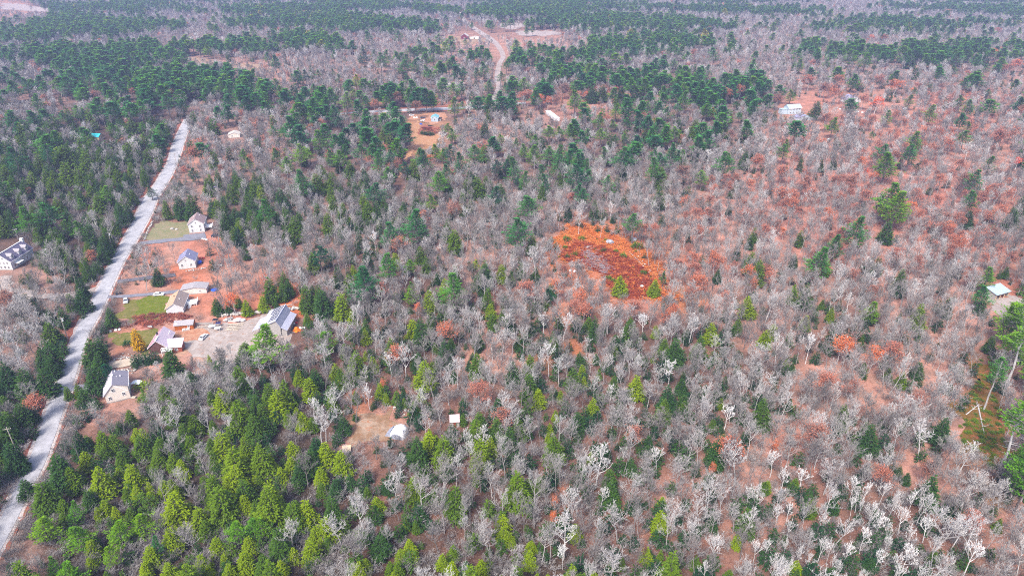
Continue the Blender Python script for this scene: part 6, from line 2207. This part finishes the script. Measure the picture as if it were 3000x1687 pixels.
# ------------------------------------------------------------------ plants of the yards
t = thing('golden_tree', G(411, 1030), 0, 'golden-orange conical tree on the lawn left of the pink roof', 'tree')
M_GOLD = tint_mat('golden_foliage', [(0, (.42, .20, .005)), (.5, (.50, .28, .004)), (1, (.52, .36, .01))], .85, .9, .9)
tr, fo = hemlock_mesh(900, 10.5, 2.7, n=2400, leaf=.6, base=.14, lump=.08, convex=.75)
tr.build('trunk', M_BARK, t)
fo.build('crown', M_GOLD, t)['tint'] = .5
HM = hemlock_mesh(910, 5.2, 1.6, n=900, leaf=.5, base=.02, lump=.1, convex=.45)
hm = (HM[0].mesh('trunk', M_BARK), HM[1].mesh('crown', M_HEM))
for k, (px, py) in enumerate(((398, 1072), (411, 1068), (424, 1068), (437, 1066), (450, 1064), (462, 1062))):
    t = thing('arborvitae', G(px, py), k * 1.3, ORD[k] + ' dark arborvitae from the left in the clipped hedge by the sandy driveway', 'shrub', 'arborvitae hedge')
    if k == 0:
        t['label'] = 'leftmost dark arborvitae in the hedge by the sandy driveway'
    a = link('trunk', hm[0], t)
    b = link('crown', hm[1], t)
    a['tint'] = b['tint'] = .12
rg = random.Random(31)
# avenue of young pines along the orange path
for k in range(9):
    f = k / 8
    P = G(1183 - 36 * f + rg.gauss(0, 1.5), 442 + 92 * f)
    v = NEAR['hemlock_tree'][k % 5]
    t = thing('young_pine', P, rg.uniform(0, 6), ORD[k] + ' blue-green young pine down the row beside the orange path', 'tree', 'young pines beside the path')
    t.scale = (.85, .85, .55)
    a = link('trunk', v[0], t)
    b = link('crown', v[1], t)
    a['tint'] = b['tint'] = rg.uniform(.12, .22)
rows = []


def fill(poly, n, meshes_n, smin, smax, t0, t1, rows, rg):
    xs = [p[0] for p in poly]
    ys = [p[1] for p in poly]
    k = 0
    while k < n:
        px, py = rg.uniform(min(xs), max(xs)), rg.uniform(min(ys), max(ys))
        if not inside(poly, px, py):
            continue
        P = G(px, py)
        s = rg.uniform(smin, smax)
        rows.append((P.x, P.y, 0, rg.uniform(0, 6.28), s, s * rg.uniform(.6, 1), rg.randrange(meshes_n), rg.uniform(t0, t1)))
        k += 1


# orange bracken and dark red scrub tufts
M_BRK = tint_mat('bracken_fronds', [(0, (.16, .028, .014)), (.3, (.30, .06, .025)), (.6, (.52, .15, .035)), (1, (.50, .24, .09))], .9, .9, .2)
br = []
for s in range(3):
    src = shrub_mesh(700 + s, .9, .55, 46, .5)
    br.append(src.mesh('bracken', M_BRK))
rows = []
fill(P_CLEAR, 2600, 3, .5, 1.1, .35, .85, rows, rg)
rows = [r for r in rows if not inside(P_CLEAR_DARK, *project(r[0], r[1], 0)[:2]) or rg.random() < .3]
fill(P_CLEAR_DARK, 2000, 3, .5, 1.1, .0, .35, rows, rg)
fill([(1600, 660), (1960, 660), (1990, 880), (1750, 900), (1600, 780)], 900, 3, .4, .9, .5, .8, rows, rg)
scatter('bracken', br, rows, 'orange and dark red bracken and low scrub in the clearing')
# brown-red thicket above the pink roofed house, dark thickets by the roads
rows = []
fill([(385, 930), (430, 920), (520, 918), (570, 925), (530, 940), (440, 955), (395, 950)], 170, 3, .3, .95, .0, .9, rows, rg)
fill([(330, 945), (450, 935), (500, 950), (440, 965), (330, 960)], 60, 3, .2, .6, .4, 1, rows, rg)
fill([(1230, 372), (1290, 375), (1285, 395), (1260, 400), (1232, 392)], 60, 3, .7, 1.2, .0, .2, rows, rg)
thk = []
for s in range(3):
    src = shrub_mesh(720 + s, 1.3, 1.2, 90, .45)
    thk.append(src.mesh('scrub', tint_mat('red_brown_scrub', [(0, (.13, .035, .035)), (1, (.36, .11, .06))], .9, .8, .6) if s == 0 else bpy.data.materials['red_brown_scrub']))
scatter('red_scrub', thk, rows, 'red-brown scrub strip above the pink-roofed house')
rows = []
fill([(395, 1150), (600, 1100), (700, 1075), (640, 1180), (420, 1230)], 200, 3, .7, 1.3, .3, .6, rows, rg)
for k in range(900):
    i = rg.randrange(len(RL) - 1)
    l, r = RL[i], RR[i]
    d = (r - l).normalized()
    side = rg.random() < .5
    q = (l - d * rg.uniform(2.5, 7)) if side else (r + d * rg.uniform(1.5, 6))
    ppx, ppy, _ = project(q.x, q.y, 0)
    if in_any(NO_BASE, ppx, ppy) or in_any(CLEAR_VIEW[1:], ppx, ppy - 5):
        continue
    rows.append((q.x, q.y, 0, rg.uniform(0, 6), rg.uniform(.4, 1.0), rg.uniform(.4, 1.0), rg.randrange(3), rg.uniform(.1, .6)))
fill([(0, 500), (3000, 500), (3000, 1687), (0, 1687)], 3200, 3, .7, 1.4, .15, .5, rows, rg)
fill([(0, 200), (3000, 200), (3000, 700), (0, 700)], 2500, 3, 1.0, 1.8, .15, .5, rows, rg)
rows = [r for r in rows if not in_any(NO_BASE, *project(r[0], r[1], 0)[:2]) and not in_any(CLEAR_VIEW, *project(r[0], r[1], 2)[:2])]
scatter('leafless_thicket', BRUSH, rows, 'grey leafless bushes under the trees and along the road')
# bushes one can point to
for k, (px, py, s, tint, lab) in enumerate((
        (422, 1140, 1.9, .80, 'bright green bush beside the white canopy of the cream house'), (416, 1175, 1.2, .7, 'small green bush below the cream house canopy'),
        (1240, 395, 2.0, .2, 'left dark evergreen bush in the loop of the orange path'), (1252, 396, 2.0, .2, 'middle dark evergreen bush in the loop of the orange path'),
        (1264, 397, 1.8, .2, 'right dark evergreen bush in the loop of the orange path'),
        (1660, 705, 1.6, .55, 'green shrub at the upper left of the red clearing'), (1866, 728, 2.2, .5, 'wide green shrub at the right of the red clearing'),
        (1768, 736, 1.0, .3, 'small dark shrub above the brush pile'), (1826, 752, 1.2, .65, 'bright green shrub in the middle of the orange clearing'),
        (1783, 818, 1.1, .55, 'green shrub low in the dark red scrub'), (1797, 825, 1.0, .6, 'green sapling near the bottom of the red clearing'),
        (1886, 803, 1.2, .45, 'dark green shrub at the lower right of the clearing'), (1655, 727, .9, .6, 'tiny green shrub at the left edge of the clearing'),
        (1684, 748, 1.1, .5, 'green shrub left of the brush pile'), (1662, 754, .9, .35, 'dark shrub below the left edge of the clearing'),
        (1805, 738, .9, .6, 'small bright shrub right of the large boulder'), (1775, 705, .8, .6, 'small shrub left of the large boulder'),
        (1705, 702, 1.3, .65, 'yellowish shrub at the top of the clearing'), (375, 1012, 1.4, .1, 'brown-green shrub at the lower edge of the yellow-green lawn'))):
    mb = SHRUB[k % 3]
    P = G(px, py)
    o = link('green_bush', mb, None, P)
    o.rotation_euler = (0, 0, k * 1.1)
    o.scale = (s, s, s)
    o['tint'] = tint
    tag(o, lab, 'bush', 'green bushes in the yards and clearing')
rows = []
fill(P_CLEAR, 45, 3, .25, .6, .45, .75, rows, rg)
fill(P_GLADE, 160, 3, .3, .7, .5, .75, rows, rg)
scatter('low_greenery', SHRUB, rows, 'tiny green tufts dotted over the red clearing and the mossy glade')

# ------------------------------------------------------------------ the air: thin haze over the whole valley
hm_ = MB()
hm_.box(-8800, 8800, -2800, 11800, -1.0, 150.0)
mh = bpy.data.materials.new('haze_air')
mh.use_nodes = True
nt = mh.node_tree
for q in list(nt.nodes):
    if q.type == 'BSDF_PRINCIPLED':
        nt.nodes.remove(q)
pv = nt.nodes.new('ShaderNodeVolumePrincipled')
pv.inputs['Color'].default_value = (.50, .58, 1.0, 1)
pv.inputs['Density'].default_value = HAZE_DENSITY
pv.inputs['Anisotropy'].default_value = 0.0
nt.links.new(pv.outputs[0], nt.nodes['Material Output'].inputs['Volume'])
hz = hm_.build('haze', mh)
tag(hz, 'thin pale blue haze over the far woodland', 'haze', None, 'stuff')
